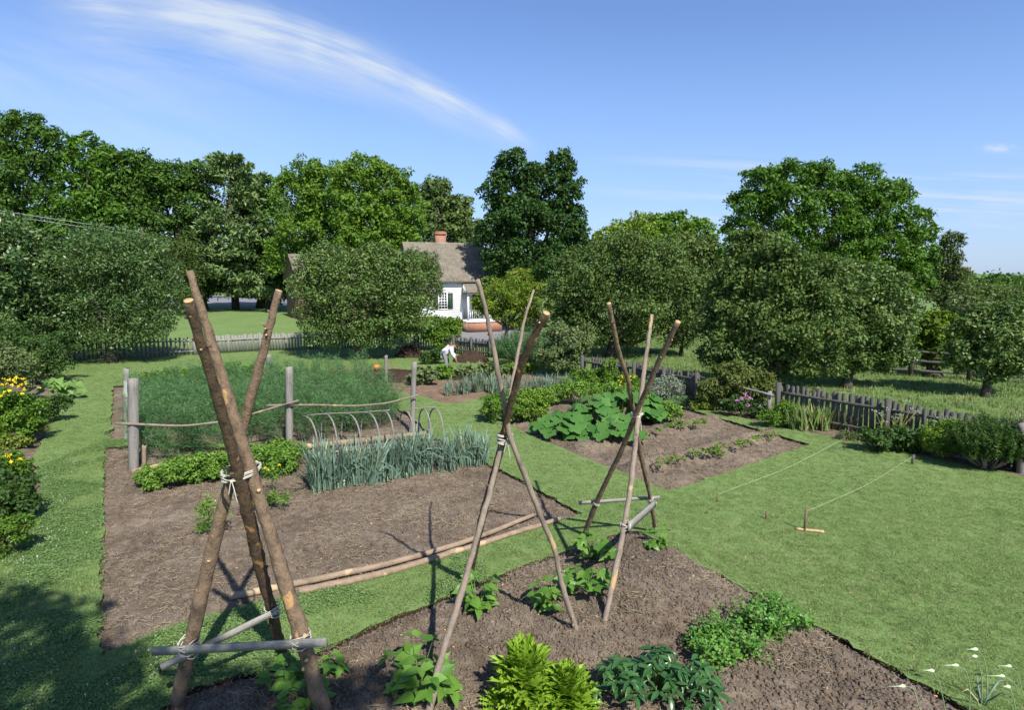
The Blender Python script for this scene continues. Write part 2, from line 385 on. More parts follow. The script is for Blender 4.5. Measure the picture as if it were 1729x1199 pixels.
def leaves(mb, P, nrm, ax, size, asp=.5, m=0):
    """one diamond leaf per point, with a light fold"""
    n = len(P); x, y, z = rot_frames(nrm, ax); s = np.asarray(size)[:, None] if np.ndim(size) else np.full((n, 1), size)
    V = np.empty((n, 4, 3))
    V[:, 0] = P; V[:, 1] = P + y * s * .45 + x * s * asp * .5 + z * s * .08
    V[:, 2] = P + y * s; V[:, 3] = P + y * s * .45 - x * s * asp * .5 + z * s * .08
    k = np.arange(n)[:, None] * 4
    mb.add(V.reshape(-1, 3), k + np.array([[0, 1, 2, 3]]), m)
def rdir(n, up=0.0, rg=rng):
    v = rg.normal(size=(n, 3)); v[:, 2] += up; return v / (np.linalg.norm(v, axis=1)[:, None] + 1e-9)
def crown(mb, blobs, n, leaf, asp=.55, sub=.30, rg=rng, updown=.5, fill=.15, flat=.8, zmin=.1, tail=.0):
    """blobs: (centre, rx, ry, rz). leaves on sub-lobes over the blobs"""
    area = np.array([b[1] * b[3] for b in blobs]); area = area / area.sum()
    for (c, rx, ry, rz), w_ in zip(blobs, area):
        nb = max(60, int(n * w_)); c = np.array(c); S = np.array([rx, ry, rz])
        ns = max(8, int(10 / (sub ** 2) * .32 * .9)); dr = rdir(ns, .25, rg)
        cen = c + dr * S * rg.uniform(.60, 1.04, (ns, 1)); sr = sub * rg.uniform(.45, 1.2, ns)
        nf = int(nb * fill); nl = nb - nf
        wt = sr ** 2; idx = rg.choice(ns, nl, p=wt / wt.sum())
        d = rdir(nl, .35, rg); rr = (rg.uniform(.25, 1, nl) ** .45) * (1 + tail * rg.exponential(1, nl))
        P = cen[idx] + d * (sr[idx] * rr)[:, None] * S * np.array([1, 1, flat])
        # gather the leaves round twig ends
        nt_ = max(4, nl // 22); tw_ = rg.choice(nl, nt_); cand = rg.integers(0, nt_, (nl, 6))
        dist = np.linalg.norm(P[tw_][cand] - P[:, None], axis=2); near = cand[np.arange(nl), dist.argmin(1)]
        pull = np.where(dist.min(1) < .6 * rx, .42, 0)[:, None]; P = P * (1 - pull) + P[tw_][near] * pull
        Pf = c + rdir(nf, 0, rg) * S * rg.uniform(.2, .85, (nf, 1))
        P = np.concatenate([P, Pf]); d = np.concatenate([d, rdir(nf, 0, rg)])
        k = P[:, 2] > zmin; P = P[k]; d = d[k]; m_ = len(P)
        nr = d * 1.0 + rdir(m_, updown, rg) * .8
        leaves(mb, P, nr, rdir(m_, -.3, rg), leaf * rg.uniform(.6, 1.35, m_), asp)
def PB(base, blobs):
    """picture-measured blobs -> world, at the depth of the base point; blob=(px,py,rx[,ry[,dy]])"""
    g = G(*base); out = []
    for b in blobs:
        x, y, r = b[:3]; ry = b[3] if len(b) > 3 else r; dy = b[4] if len(b) > 4 else 0
        Y = g.y + dy; q = R(x, y, Y); k = ppm(y, Y)
        out.append((tuple(q), r / k, min(r, ry * 1.3) / k, ry / k))
    return g, out
def tree(name, label, base, blobs, leafm, n=14000, leaf=.3, tr=.25, group=None, cat='tree', sub=.30, lean=0, asp=.55, updown=.5, fill=.15, limbs=7, tail=.03, seed=None, trunk_m=None, zmin=.3, cname='crown'):
    sd_ = seed if seed is not None else int(base[0] * 7 + base[1]); rg = np.random.default_rng(abs(sd_))
    g, B = PB(base, blobs)
    o = thing(name, label, cat, g, group=group)
    kk_ = 1.1 if name in ('apple_tree', 'pear_tree') else 1.0
    B = [((c[0] - g.x, c[1] - g.y, c[2]), a * kk_, b * kk_, d * kk_) for c, a, b, d in B]
    mb = MB(); top = max(b[0][2] for b in B)
    cen = sum((np.array(b[0]) * b[1] for b in B)) / sum(b[1] for b in B)
    low = min(b[0][2] - b[3] for b in B); fork = max(.35, min(low + .25 * (cen[2] - low), cen[2] * .6))
    pts = resample([(0, 0, -.1), (cen[0] * .1 + lean, cen[1] * .1, fork * .6), (cen[0] * .35 + lean, cen[1] * .3, fork), (cen[0] * .9, cen[1] * .9, cen[2]), (cen[0], cen[1], cen[2] + .45 * (top - cen[2]))], 10)
    tube(mb, pts, np.linspace(1, .18, 10) * tr * np.r_[1.35, 1.1, np.ones(8)], 10, lump=.08, seed=sd_ % 1000)
    for k in range(limbs):
        b = B[k % len(B)]; d = rdir(1, .3, rg)[0]; e = np.array(b[0]) + d * np.array(b[1:]) * (.7 if name in ('apple_tree', 'peach_tree', 'dead_tree', 'pale_tree') else .35)
        s = np.array([cen[0] * .35 + lean, cen[1] * .3, fork * rg.uniform(.75, 1.15)])
        midp = (s + e) / 2 + rg.normal(size=3) * .08 * np.linalg.norm(e - s); midp[2] -= .06 * np.linalg.norm(e - s)
        tube(mb, resample([s, midp, e], 7), np.linspace(.55, .1, 7) * tr, 6)
    mb.build('trunk', trunk_m or M_trunk, o, True)
    mb = MB(); crown(mb, B, n, leaf, asp, sub, rg, updown, fill, tail=tail, zmin=zmin); mb.build(cname, leafm, o)
    return o
def bush(name, label, base, blobs, leafm, n=3000, leaf=.08, cat='shrub', group=None, **k):
    k.setdefault('cname', 'foliage')
    return tree(name, label, base, blobs, leafm, n, leaf, k.pop('tr', .03), group, cat, limbs=k.pop('limbs', 5), zmin=k.pop('zmin', .0), **k)

# ------------------------------------------------------------------ ground plan
def PL(pts): return [tuple(G(*q).xy) for q in pts]
BEDS = {
 'A': PL([(176, 755), (173, 850), (169, 960), (166, 1110), (255, 1070), (345, 1043), (450, 1015), (600, 980), (760, 935), (900, 893), (984, 867), (930, 838), (870, 805), (800, 772), (738, 741), (650, 742), (520, 756), (400, 757), (260, 752)]),
 'H': PL([(190, 652), (189, 690), (186, 742), (260, 746), (400, 750), (520, 748), (650, 735), (722, 727), (690, 700), (640, 672), (600, 652), (560, 645), (400, 645), (260, 648)]),
 'B': PL([(600, 640), (660, 660), (712, 668), (745, 681), (775, 680), (805, 674), (845, 662), (900, 658), (975, 656), (962, 642), (900, 630), (840, 620), (780, 624), (700, 624), (625, 624)]),
 'C': PL([(1130, 829), (1230, 797), (1367, 750), (1260, 719), (1150, 687), (1060, 662), (960, 656), (880, 664), (803, 694), (850, 713), (900, 737), (1010, 782)]),
 'D': PL([(1082, 897), (1130, 925), (1240, 985), (1350, 1040), (1500, 1122), (1600, 1176), (1720, 1240), (1700, 1500), (600, 1600), (200, 1240), (330, 1160), (375, 1147), (440, 1133), (505, 1118), (570, 1085), (640, 1053), (740, 1012), (870, 960), (1000, 915), (1060, 897)]),
 'E': PL([(100, 640), (128, 655), (104, 685), (95, 705), (84, 722), (76, 740), (60, 765), (62, 790), (72, 815), (70, 850), (62, 885), (40, 915), (0, 948), (-60, 1000), (-300, 1100), (-700, 900), (-500, 640), (-100, 615), (40, 618)]),
 'F': PL([(960, 632), (1030, 650), (1100, 668), (1165, 686), (1230, 700), (1300, 717), (1370, 732), (1440, 745), (1500, 757), (1560, 770), (1650, 788), (1729, 806), (1900, 850), (2000, 845), (1729, 785), (1500, 738), (1310, 700), (1150, 670), (985, 641)]),
 'K': PL([(235, 640), (240, 651), (300, 650), (440, 641), (436, 630), (330, 630)]),
}
def rough_poly(P, amp=.02, step=.22, seed=0):
    out = []; rg = np.random.default_rng(seed)
    for k in range(len(P)):
        a = np.array(P[k]); b = np.array(P[(k + 1) % len(P)]); L_ = np.linalg.norm(b - a); m_ = max(1, int(L_ / step))
        if L_ > 12: m_ = 6
        nn = np.array([-(b - a)[1], (b - a)[0]]) / (L_ + 1e-9)
        for i in range(m_):
            out.append(tuple(a + (b - a) * i / m_ + nn * (rg.normal() * amp if i else 0)))
    return out
BEDR = {k: rough_poly(P, .028 if k in 'ACD' else .06, .12 if k in 'ACD' else .3, i) for i, (k, P) in enumerate(BEDS.items())}
v_ax = Vector((math.sin(rad(56.3)), math.cos(rad(56.3))))
def ridge_d(x, y, p):          # distance from a line through p along the v axis
    q = G(*p); return (x - q.x) * v_ax.y - (y - q.y) * v_ax.x
def soil_h(key, x, y):
    x = np.asarray(x, float); y = np.asarray(y, float); P = BEDS[key]
    ins = in_poly(P, x, y); d = dist_poly(P, x, y); d = np.where(ins, d, -d)
    e = np.clip(d / .35, 0, 1); e = e * e * (3 - 2 * e)
    h = vnoise(x, y, 1.1, 1) * .12 + vnoise(x, y, .42, 2) * .085 + vnoise(x, y, .15, 3) * .028 + vnoise(x, y, .06, 4) * .018
    if key == 'C':
        for p_, hh in (((1200, 762), .26), ((1140, 722), .2), ((960, 770), .05)):
            dd = ridge_d(x, y, p_); h = h + hh * np.exp(-(dd / .32) ** 2)
    if key == 'D':
        h = h + .10
        q = G(1075, 1000); h = h + .22 * np.exp(-(((x - q.x) / 1.4) ** 2 + ((y - q.y) / 1.6) ** 2)) + vnoise(x, y, .8, 9) * .08
    if key == 'B': h = h + .12 * np.exp(-((y - 33.5) / .9) ** 2) * (x > -7)
    h = -.07 + (h + .03) * e
    return np.where(d < 0, -.07 - np.clip(-d, 0, .5) * .6, h)
def SH(key, q): return float(soil_h(key, q[0], q[1]))
def SG(key, x, y, dz=0):
    q = G(x, y)
    for _ in range(3): q = G(x, y, SH(key, q))
    q.z += dz; return q

# lawn sheet with the beds cut out
pts2, edges = [], []
def loop(P):
    s = len(pts2); pts2.extend(Vector(q) for q in P); n = len(P)
    edges.extend((s + i, s + (i + 1) % n) for i in range(n))
S_ = 1500
loop([(-S_, -60), (S_, -60), (S_, S_), (-S_, S_)])
for k, P in BEDR.items(): loop(P)
for x in range(-40, 41, 8):
    for y in range(-8, 80, 8): pts2.append(Vector((x + .3, y + .2)))
vo, eo, fo, *_ = delaunay_2d_cdt(pts2, edges, [], 0, 1e-4)
vo = np.array([tuple(q) for q in vo]); cen = np.array([vo[list(f)].mean(0) for f in fo])
hole = np.zeros(len(cen), bool)
for P in BEDR.values(): hole |= in_poly(P, cen[:, 0], cen[:, 1])
keep = np.array([list(f) for f, h_ in zip(fo, hole) if not h_])
mb = MB(); mb.add(np.c_[vo, np.zeros(len(vo))], keep)
mb.build('lawn', [M_lawn], kind='structure')
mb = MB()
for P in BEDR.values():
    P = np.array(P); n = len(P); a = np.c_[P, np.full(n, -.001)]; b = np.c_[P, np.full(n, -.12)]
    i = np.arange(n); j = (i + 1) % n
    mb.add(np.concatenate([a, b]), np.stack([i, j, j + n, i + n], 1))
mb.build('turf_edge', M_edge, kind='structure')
def soil_sheet(key, name, step, m):
    P = np.array(BEDS[key]); x0, y0 = P.min(0) - .15; x1, y1 = P.max(0) + .15
    nx = int((x1 - x0) / step) + 2; ny = int((y1 - y0) / step) + 2
    X, Y = np.meshgrid(np.linspace(x0, x1, nx), np.linspace(y0, y1, ny))
    Z = soil_h(key, X, Y)
    i = (np.arange(ny - 1)[:, None] * nx + np.arange(nx - 1)[None]).ravel()
    F = np.stack([i, i + 1, i + nx + 1, i + nx], 1)
    zc = np.maximum.reduce([Z.ravel()[F[:, k]] for k in range(4)])
    F = F[zc > -.2]
    mb = MB(); mb.add(np.stack([X, Y, Z], -1).reshape(-1, 3), F)
    return mb.build(name, m, smooth=True, kind='structure')
soil_sheet('A', 'soil_bed', .045, M_soil); soil_sheet('D', 'soil_bed', .04, M_soil); soil_sheet('C', 'soil_bed', .05, M_soil)
soil_sheet('B', 'soil_bed', .1, M_soil2); soil_sheet('H', 'soil_bed', .12, M_soil); soil_sheet('E', 'border_soil', .12, M_soil)
soil_sheet('F', 'border_soil', .1, M_soil); soil_sheet('K', 'soil_bed', .15, M_soil2)
def sheet(name, pts, m, z=.004):
    q = [tuple(G(*p_).xy) + (z,) for p_ in pts]; mb = MB(); mb.addl(q, [tuple(range(len(q)))]); return mb.build(name, m, kind='structure')
sheet('road', [(250, 513), (520, 516), (540, 501), (200, 495)], M_asph)
sheet('driveway', [(740, 572), (800, 577), (905, 589), (960, 575), (900, 556), (770, 552)], M_asph)

# ------------------------------------------------------------------ GN scatter of uncountable stuff
def gn_scatter(name, P, proto, smin, smax, tilt=.25, **tags):
    me = bpy.data.meshes.new(name); me.vertices.add(len(P)); me.vertices.foreach_set('co', np.asarray(P, np.float32).ravel()); me.update()
    o = bpy.data.objects.new(name, me); COL.objects.link(o)
    ng = bpy.data.node_groups.new(name, 'GeometryNodeTree')
    ng.interface.new_socket('Geometry', in_out='INPUT', socket_type='NodeSocketGeometry')
    ng.interface.new_socket('Geometry', in_out='OUTPUT', socket_type='NodeSocketGeometry')
    gi = ng.nodes.new('NodeGroupInput'); go = ng.nodes.new('NodeGroupOutput'); ip = ng.nodes.new('GeometryNodeInstanceOnPoints')
    oi = ng.nodes.new('GeometryNodeObjectInfo'); oi.inputs['Object'].default_value = proto; oi.inputs['As Instance'].default_value = True
    rv = ng.nodes.new('FunctionNodeRandomValue'); rv.data_type = 'FLOAT_VECTOR'
    rv.inputs[0].default_value = (-tilt, -tilt, 0); rv.inputs[1].default_value = (tilt, tilt, 6.283)
    rs = ng.nodes.new('FunctionNodeRandomValue'); rs.data_type = 'FLOAT'; rs.inputs[2].default_value = smin; rs.inputs[3].default_value = smax; rs.inputs['Seed'].default_value = 5
    l = ng.links
    l.new(gi.outputs[0], ip.inputs['Points']); l.new(oi.outputs['Geometry'], ip.inputs['Instance'])
    l.new(rv.outputs[0], ip.inputs['Rotation']); l.new(rs.outputs[1], ip.inputs['Scale']); l.new(ip.outputs[0], go.inputs[0])
    md = o.modifiers.new('scatter', 'NODES'); md.node_group = ng
    return tag(o, kind='stuff', **tags)
def proto(name, mb, m): return bpy.data.objects.new(name, mb.mesh(name, m))
def tuft(nb, h, wd, spread, seed, lean=.5):
    rg = np.random.default_rng(seed); mb = MB()
    a = rg.uniform(0, 6.28, nb); r = spread * np.sqrt(rg.uniform(0, 1, nb)); B = np.c_[r * np.cos(a), r * np.sin(a), np.full(nb, -.005)]
    d = rdir(nb, 0, rg); d[:, 2] = 0; hh = h * rg.uniform(.5, 1.2, nb)
    tip = B + d * (hh * lean)[:, None]; tip[:, 2] += hh
    sd2 = np.c_[-d[:, 1], d[:, 0], np.zeros(nb)] * wd
    mid = (B + tip) / 2; mid[:, 2] += hh * .12
    V = np.stack([B - sd2, B + sd2, mid + sd2 * .8, tip, mid - sd2 * .8], 1).reshape(-1, 3)
    mb.add(V, np.arange(nb)[:, None] * 5 + np.arange(5)[None]); return mb
def grass_mat(name, dk, lt_, dry):
    m, t, p = mat(name, lt_, .6, .25); oi = t.nodes.new('ShaderNodeObjectInfo'); g = t.nodes.new('ShaderNodeNewGeometry')
    big = gpos_noise(t, .45, 3, .6); med = gpos_noise(t, 3, 3, .6)
    f = math_(t, 'ADD', math_(t, 'MULTIPLY', g.outputs['Random Per Island'], .75), math_(t, 'ADD', math_(t, 'MULTIPLY', math_(t, 'SUBTRACT', big, .45), 1.25), math_(t, 'MULTIPLY', math_(t, 'SUBTRACT', med, .5), .35)), True)
    c = mixc(t, f, dk, lt_)
    c = mixc(t, math_(t, 'GREATER_THAN', oi.outputs['Random'], .93), c, dry)
    t.links.new(c, p.inputs['Base Color']); tr = t.nodes.new('ShaderNodeBsdfTranslucent'); t.links.new(c, tr.inputs[0])
    ms = t.nodes.new('ShaderNodeMixShader'); ms.inputs[0].default_value = .3
    t.links.new(p.outputs[0], ms.inputs[1]); t.links.new(tr.outputs[0], ms.inputs[2]); t.links.new(ms.outputs[0], t.nodes['Material Output'].inputs[0]); return m
M_grass = grass_mat('grass_blades', (.106, .180, .043), (.252, .335, .112), (.38, .35, .18))
M_clover = grass_mat('clover_leaves', (.095, .185, .045), (.200, .300, .10), (.26, .33, .14))
def free_lawn(n, x0, x1, y0, y1, fov=.93, rg=rng, pad=.0):
    x = rg.uniform(x0, x1, n); y = rg.uniform(y0, y1, n); k = np.abs(x) < y * fov + .8
    x, y = x[k], y[k]; b = np.zeros(len(x), bool)
    for P in BEDS.values(): b |= in_poly(P, x, y)
    x, y = x[~b], y[~b]; return np.c_[x, y, np.zeros(len(x))]
gp = proto('grass_tuft', tuft(20, .022, .0030, .075, 1, 1.5), M_grass)
gp2 = proto('grass_tuft_coarse', tuft(18, .026, .0035, .09, 2, 1.2), M_grass)
P1 = free_lawn(1300000, -34, 34, 4.8, 38)
P1 = P1[rng.random(len(P1)) < np.minimum(1, (8.5 / P1[:, 1]) ** 1.5)]
P1 = P1[:230000]
gn_scatter('lawn_grass', P1, gp, .6, 1.25)
gp3 = proto('orchard_tuft', tuft(14, .14, .009, .14, 3, .5), M_grass)
qx = rng.uniform(0, 40, 26000); qy = rng.uniform(14, 45, 26000); fx = 2.97 + (24.24 - qy) * (11.96 - 2.97) / (24.24 - 13.34)
k_ = qx > fx + .25
gn_scatter('orchard_grass', np.c_[qx, qy, 0 * qx][k_], gp3, .5, 1.3)
# clover on the left path and the near strip
mb = MB(); rg = np.random.default_rng(3)
q = np.c_[rg.uniform(-.06, .06, (22, 2)), rg.uniform(.012, .035, 22)]
leaves(mb, q, rdir(22, 2.2, rg), rdir(22, 0, rg), rg.uniform(.014, .024, 22), 1.0)
gc = proto('clover_patch', mb, M_clover)
Pc = free_lawn(60000, -11, 3, 5, 16); kk = (vnoise(Pc[:, 0], Pc[:, 1], .7, 21) > -.05) & (Pc[:, 0] < -.55 * (Pc[:, 1] - 5) + 1.5)
gn_scatter('clover', Pc[kk], gc, .6, 1.3)
mb = MB(); bm_ = []
tube(mb, [(0, 0, 0), (0, 0, .04)], .0015, 3); q = rdir(16, .3, rg); leaves(mb, q * .006 + np.array([0, 0, .045]), q, rdir(16, 1, rg), .009, .6)
gf = proto('clover_flower', mb, plain('clover_white', (.62, .62, .54), .8))
kf = kk & (vnoise(Pc[:, 0], Pc[:, 1], .5, 31) > .12); gn_scatter('clover_flowers', Pc[kf][::16], gf, .7, 1.3)
# soil litter: clods, straw, chips
def litter(keys_n, name, pr, s0, s1, dz=0, tilt=3.1, mask=None, seed=1):
    out = []; rg = np.random.default_rng(seed)
    for key, n, ymax in keys_n:
        P = np.array(BEDS[key]); x0, y0 = P.min(0); x1, y1 = P.max(0)
        x = rg.uniform(x0, x1, n); y = rg.uniform(max(y0, 4.5), min(y1, ymax), n); k = in_poly(BEDS[key], x, y)
        if mask: k &= (vnoise(x, y, mask[0], mask[1]) > mask[2])
        x, y = x[k], y[k]; out.append(np.c_[x, y, soil_h(key, x, y) + dz])
    return gn_scatter(name, np.concatenate(out), pr, s0, s1, tilt)
def clod(seed, r=.02):
    rg = np.random.default_rng(seed); mb = MB()
    V = np.array([(1, 0, 0), (-1, 0, 0), (0, 1, 0), (0, -1, 0), (0, 0, 1), (0, 0, -1), (.7, .7, .5), (-.7, .6, -.4)]) * r * rg.uniform(.6, 1.2, (8, 1))
    mb.add(V[:6], [(0, 2, 4), (2, 1, 4), (1, 3, 4), (3, 0, 4), (2, 0, 5), (1, 2, 5), (3, 1, 5), (0, 3, 5)]); return mb
beds = [('D', 26000, 14), ('A', 26000, 17), ('C', 9000, 22)]
litter(beds, 'soil_clods', proto('soil_clod', clod(1), M_soil), .25, 1.8, .002)
litter([('D', 1800, 14), ('A', 1500, 17), ('C', 900, 22)], 'soil_lumps', proto('soil_lump', clod(5, .05), M_soil), .4, 1.2, 0, mask=(.7, 5, -.1), seed=3)
M_straw = plain('dry_straw', (.36, .29, .19), .8, .2, .3, 4)
M_straw2 = plain('grey_mulch', (.24, .22, .20), .9, .1, .3, 4)
def strawp(seed, L_=.12, n=3):
    rg = np.random.default_rng(seed); mb = MB()
    for k in range(n):
        a = rg.uniform(0, 6.28); d = np.array([math.cos(a), math.sin(a), 0]); c = rg.uniform(-.08, .08, 3) * [1, 1, 0]
        pp = [c - d * L_ / 2, c + np.array([0, 0, .01]) + rg.normal(size=3) * .008, c + d * L_ / 2]
        tube(mb, pp, .0022, 3)
    return mb
litter([('D', 6500, 14), ('A', 11000, 17), ('C', 1500, 22)], 'straw', proto('straw_bits', strawp(2), M_straw), .4, 1.5, .008, .35, (.8, 41, .0), 7)
litter([('D', 6000, 14), ('A', 9000, 17), ('C', 5000, 22)], 'mulch_chips', proto('mulch_chips_bit', strawp(4, .05, 5), M_straw2), .4, 1.1, .006, .5, (.9, 51, -.12), 9)
mb = MB(); box(mb, -.02, .02, -.009, .009, 0, .008)
litter([('D', 160, 14), ('A', 170, 17)], 'bark_chips', proto('bark_chip', mb, M_cut), .5, 1.4, .004, .3, seed=15)

# ------------------------------------------------------------------ bean tepees
def pole_world(path, Yf, Yb, yb):
    """world points for a pole seen along path (foot first); inverse depth is linear along a straight pole"""
    yf = path[0][1]; out = []
    for x, y in path:
        t = (y - yf) / (yb - yf); out.append(R(x, y, 1 / ((1 - t) / Yf + t / Yb)))
    return out
def make_pole(parent, P, rpx, yb_r, m, knots=0, seed=0, label=None):
    """P world points, rpx radii (m) at foot/mid/top"""
    rg = np.random.default_rng(seed); n = 64
    pts = resample(P, n); pts[1:-1] += rg.normal(size=(n - 2, 3)) * .0028
    t = np.linspace(0, 1, n); r = np.interp(t, [0, .5, 1], rpx)
    mb = MB(); tube(mb, pts, r * (1 + .10 * vnoise(t * 14, t * 0 + seed, 1, seed) * 2), 16, 0, 1, lump=.10 if m is M_barkB else .055, seed=seed)
    for k in range(knots):
        i = rg.integers(3, n - 2); d = rdir(1, .6, rg)[0]; d[1] = -abs(d[1]) if rg.random() < .75 else d[1]
        d /= np.linalg.norm(d); c = pts[i]; tube(mb, [c + d * r[i] * .7, c + d * (r[i] + .012), c + d * (r[i] * 1.0 + .03 * rg.uniform(.6, 1.6))], [r[i] * .42, r[i] * .36, r[i] * .25], 7, 0, 1, lump=.15, seed=k)
    o = mb.build('pole', [m, M_cut], parent, True)
    if label: o['label'] = label
    return pts
def at_y(P, y):
    """point on polyline whose projection has picture row y"""
    best = None
    for q in P:
        q = Vector(q); dx = q.x; dy = q.y; dz = q.z - HC
        zc = dy * cp - dz * spt; py = CY - F0 * (dz * cp + dy * spt) / zc
        if best is None or abs(py - y) < best[0]: best = (abs(py - y), q)
    return best[1]
def wrap(mb, c, rx, ry, n, rt, ang=0, tilt=.2, seed=0):
    rg = np.random.default_rng(seed)
    for k in range(n):
        a = np.linspace(0, 2 * math.pi, 15); tl = tilt + rg.normal() * .15; z0 = rg.uniform(-.5, .5) * rt * n * 1.2
        ex, ey = rx * rg.uniform(1, 1.06), ry * rg.uniform(1, 1.06)
        pp = [(c[0] + ex * math.cos(q) * math.cos(ang) - ey * math.sin(q) * math.sin(ang), c[1] + ex * math.cos(q) * math.sin(ang) + ey * math.sin(q) * math.cos(ang), c[2] + z0 + tl * ex * math.cos(q + k)) for q in a]
        tube(mb, pp, rt, 5)
def plank(parent, A, B, wd, th, m, over0=0, over1=0, name='board', up=(0, 0, 1)):
    A = Vector(A); B = Vector(B); d = (B - A).normalized(); A = A - d * over0; B = B + d * over1; L_ = (B - A).length
    z = Vector(up) - d * Vector(up).dot(d); z.normalize(); y = z.cross(d)
    Mx = Matrix((d, y, z)).transposed().to_4x4(); Mx.translation = A
    mb = MB(); n = 9; V = []; rg = random.Random(int(L_ * 1000))
    for i in range(n):
        t = i / (n - 1); w1 = wd / 2 * (1 + .05 * rg.uniform(-1, 1)); off = rg.uniform(-1, 1) * wd * .03
        for (a, b) in ((-th / 2, -w1), (th / 2, -w1), (th / 2, w1), (-th / 2, w1)): V.append((t * L_, a, b + off))
    k = np.arange(4); F = [(i * 4 + j, i * 4 + (j + 1) % 4, i * 4 + 4 + (j + 1) % 4, i * 4 + 4 + j) for i in range(n - 1) for j in range(4)]
    mb.add(V, F); mb.F.append(np.array([[mb.n - 4 * n + q for q in (3, 2, 1, 0)]])); mb.M.append(np.array([0])); mb.F.append(np.array([[mb.n - 4 + q for q in (0, 1, 2, 3)]])); mb.M.append(np.array([0]))
    o = mb.build(name, m, parent); o.matrix_local = Mx; return o
def tepee(label, poles, Yb, yb, ties, boards=(), tw=(.13, .13, 4, .007)):
    o = thing('bean_tepee', label, 'bean tepee', (0, 0, 0), group='pole tepees for climbing beans')
    PP = []
    for (path, key, rads, m, kn, lb, dy) in poles:
        f = path[0]; gq = SG(key, *f) if key else G(*f)
        # bury the foot a little
        P = pole_world(path, gq.y, Yb + dy, yb); d = (Vector(P[0]) - Vector(P[1])).normalized(); P[0] = P[0] + d * .12
        PP.append(make_pole(o, P, rads, yb, m, kn, int(f[0]), lb))
    mb = MB(); cpt = R(ties[0][0], ties[0][1], Yb); wrap(mb, cpt, *tw); e = cpt + Vector((.02, -tw[1] - .01, 0))
    for s_ in (-1, 1): tube(mb, resample([e, e + Vector((.02 * s_, 0, -.08)), e + Vector((.04 * s_, .01, -.2 - .04 * s_))], 6), .005, 5)
    mb.build('twine_tie', M_twine, o, True)
    for (pa, ya, pb, yb_, wd, o0, o1, side, dz) in boards:
        A = at_y(PP[pa], ya); B = at_y(PP[pb], yb_); n_ = (B - A).cross(Vector((0, 0, 1))).normalized()
        if n_.y > 0: n_ = -n_
        off = n_ * side; A2 = A + off; B2 = B + off
        plank(o, A2, B2, wd, .022, M_board, o0, o1)
        for q, pidx in ((A, pa), (B, pb)):
            mb = MB(); rr_ = abs(side) + .018; wrap(mb, q + off * .2, abs(side) * .78, abs(side) * .95, 2, .0055, math.atan2(n_.y, n_.x) + math.pi / 2, .7, int(abs(q.x) * 100)); wrap(mb, q + off * .2, abs(side) * .78, abs(side) * .95, 2, .0055, math.atan2(n_.y, n_.x) + math.pi / 2, -.7, 3)
            mb.build('twine', M_twine, o, True)
    return o, PP
def pr(px, y, Y): return px / ppm(y, Y)
tepee('left tepee of three thick bark-covered logs tied with white twine, low boards lashed across', [
  ([(298, 1192), (345, 985), (378, 850), (397, 785), (412, 715), (432, 640), (471, 490)], 'D', (.078, .062, .031), M_barkA, 7, None, .10),
  ([(545, 1200), (508, 1070), (462, 920), (424, 797), (400, 722), (377, 640), (350, 555), (320, 457)], 'D', (.082, .064, .030), M_barkA, 9, None, -.05),
  ([(482, 1122), (440, 960), (410, 830), (392, 760), (370, 680), (345, 600), (318, 507)], 'D', (.056, .060, .032), M_barkB, 14, 'darker log with peeling rough bark', -.22)],
  5.45, 795, [(408, 795)], [(0, 1088, 1, 1079, .088, .36, .33, .115, 0), (0, 1100, 2, 1028, .075, .27, .05, .10, 0)], (.15, .245, 5, .0075))
tepee('middle tepee of three crooked branches of unequal thickness, bound with one pale rope collar', [
  ([(722, 1212), (745, 1110), (780, 1000), (806, 905), (828, 830), (848, 745), (860, 690), (866, 640), (880, 570), (885, 540), (901, 490)], 'D', (.040, .030, .016), M_barkC, 4, None, .08),
  ([(790, 985), (815, 870), (846, 757), (857, 705), (876, 630), (897, 575), (923, 528)], None, (.052, .046, .034), M_barkB, 9, 'thick dark knotty pole', .0),
  ([(972, 1062), (948, 985), (938, 930), (908, 860), (880, 785), (862, 745), (853, 690), (843, 640), (828, 560), (818, 515), (812, 490), (806, 472)], 'D', (.036, .032, .024), M_barkC, 8, None, -.12)],
  6.6, 740, [(853, 740)], (), (.085, .09, 6, .012))
tepee('right-hand tepee of three slim poles with boards lashed to its legs at the bed corner', [
  ([(980, 920), (1010, 842), (1052, 755), (1077, 692), (1108, 620), (1145, 543)], 'D', (.045, .040, .032), M_barkA, 5, None, -.08),
  ([(1022, 1046), (1047, 925), (1064, 830), (1076, 720), (1088, 620), (1101, 532)], 'D', (.038, .036, .030), M_barkC, 3, None, -.02),
  ([(1110, 912), (1097, 835), (1080, 760), (1070, 695), (1060, 640), (1043, 590), (1028, 512)], 'D', (.038, .036, .030), M_barkA, 5, None, .1)],
  8.35, 697, [(1075, 700)], [(0, 849, 2, 845, .055, .28, .18, -.06, 0), (1, 888, 2, 846, .12, .06, .02, .07, 0)], (.085, .085, 3, .009))

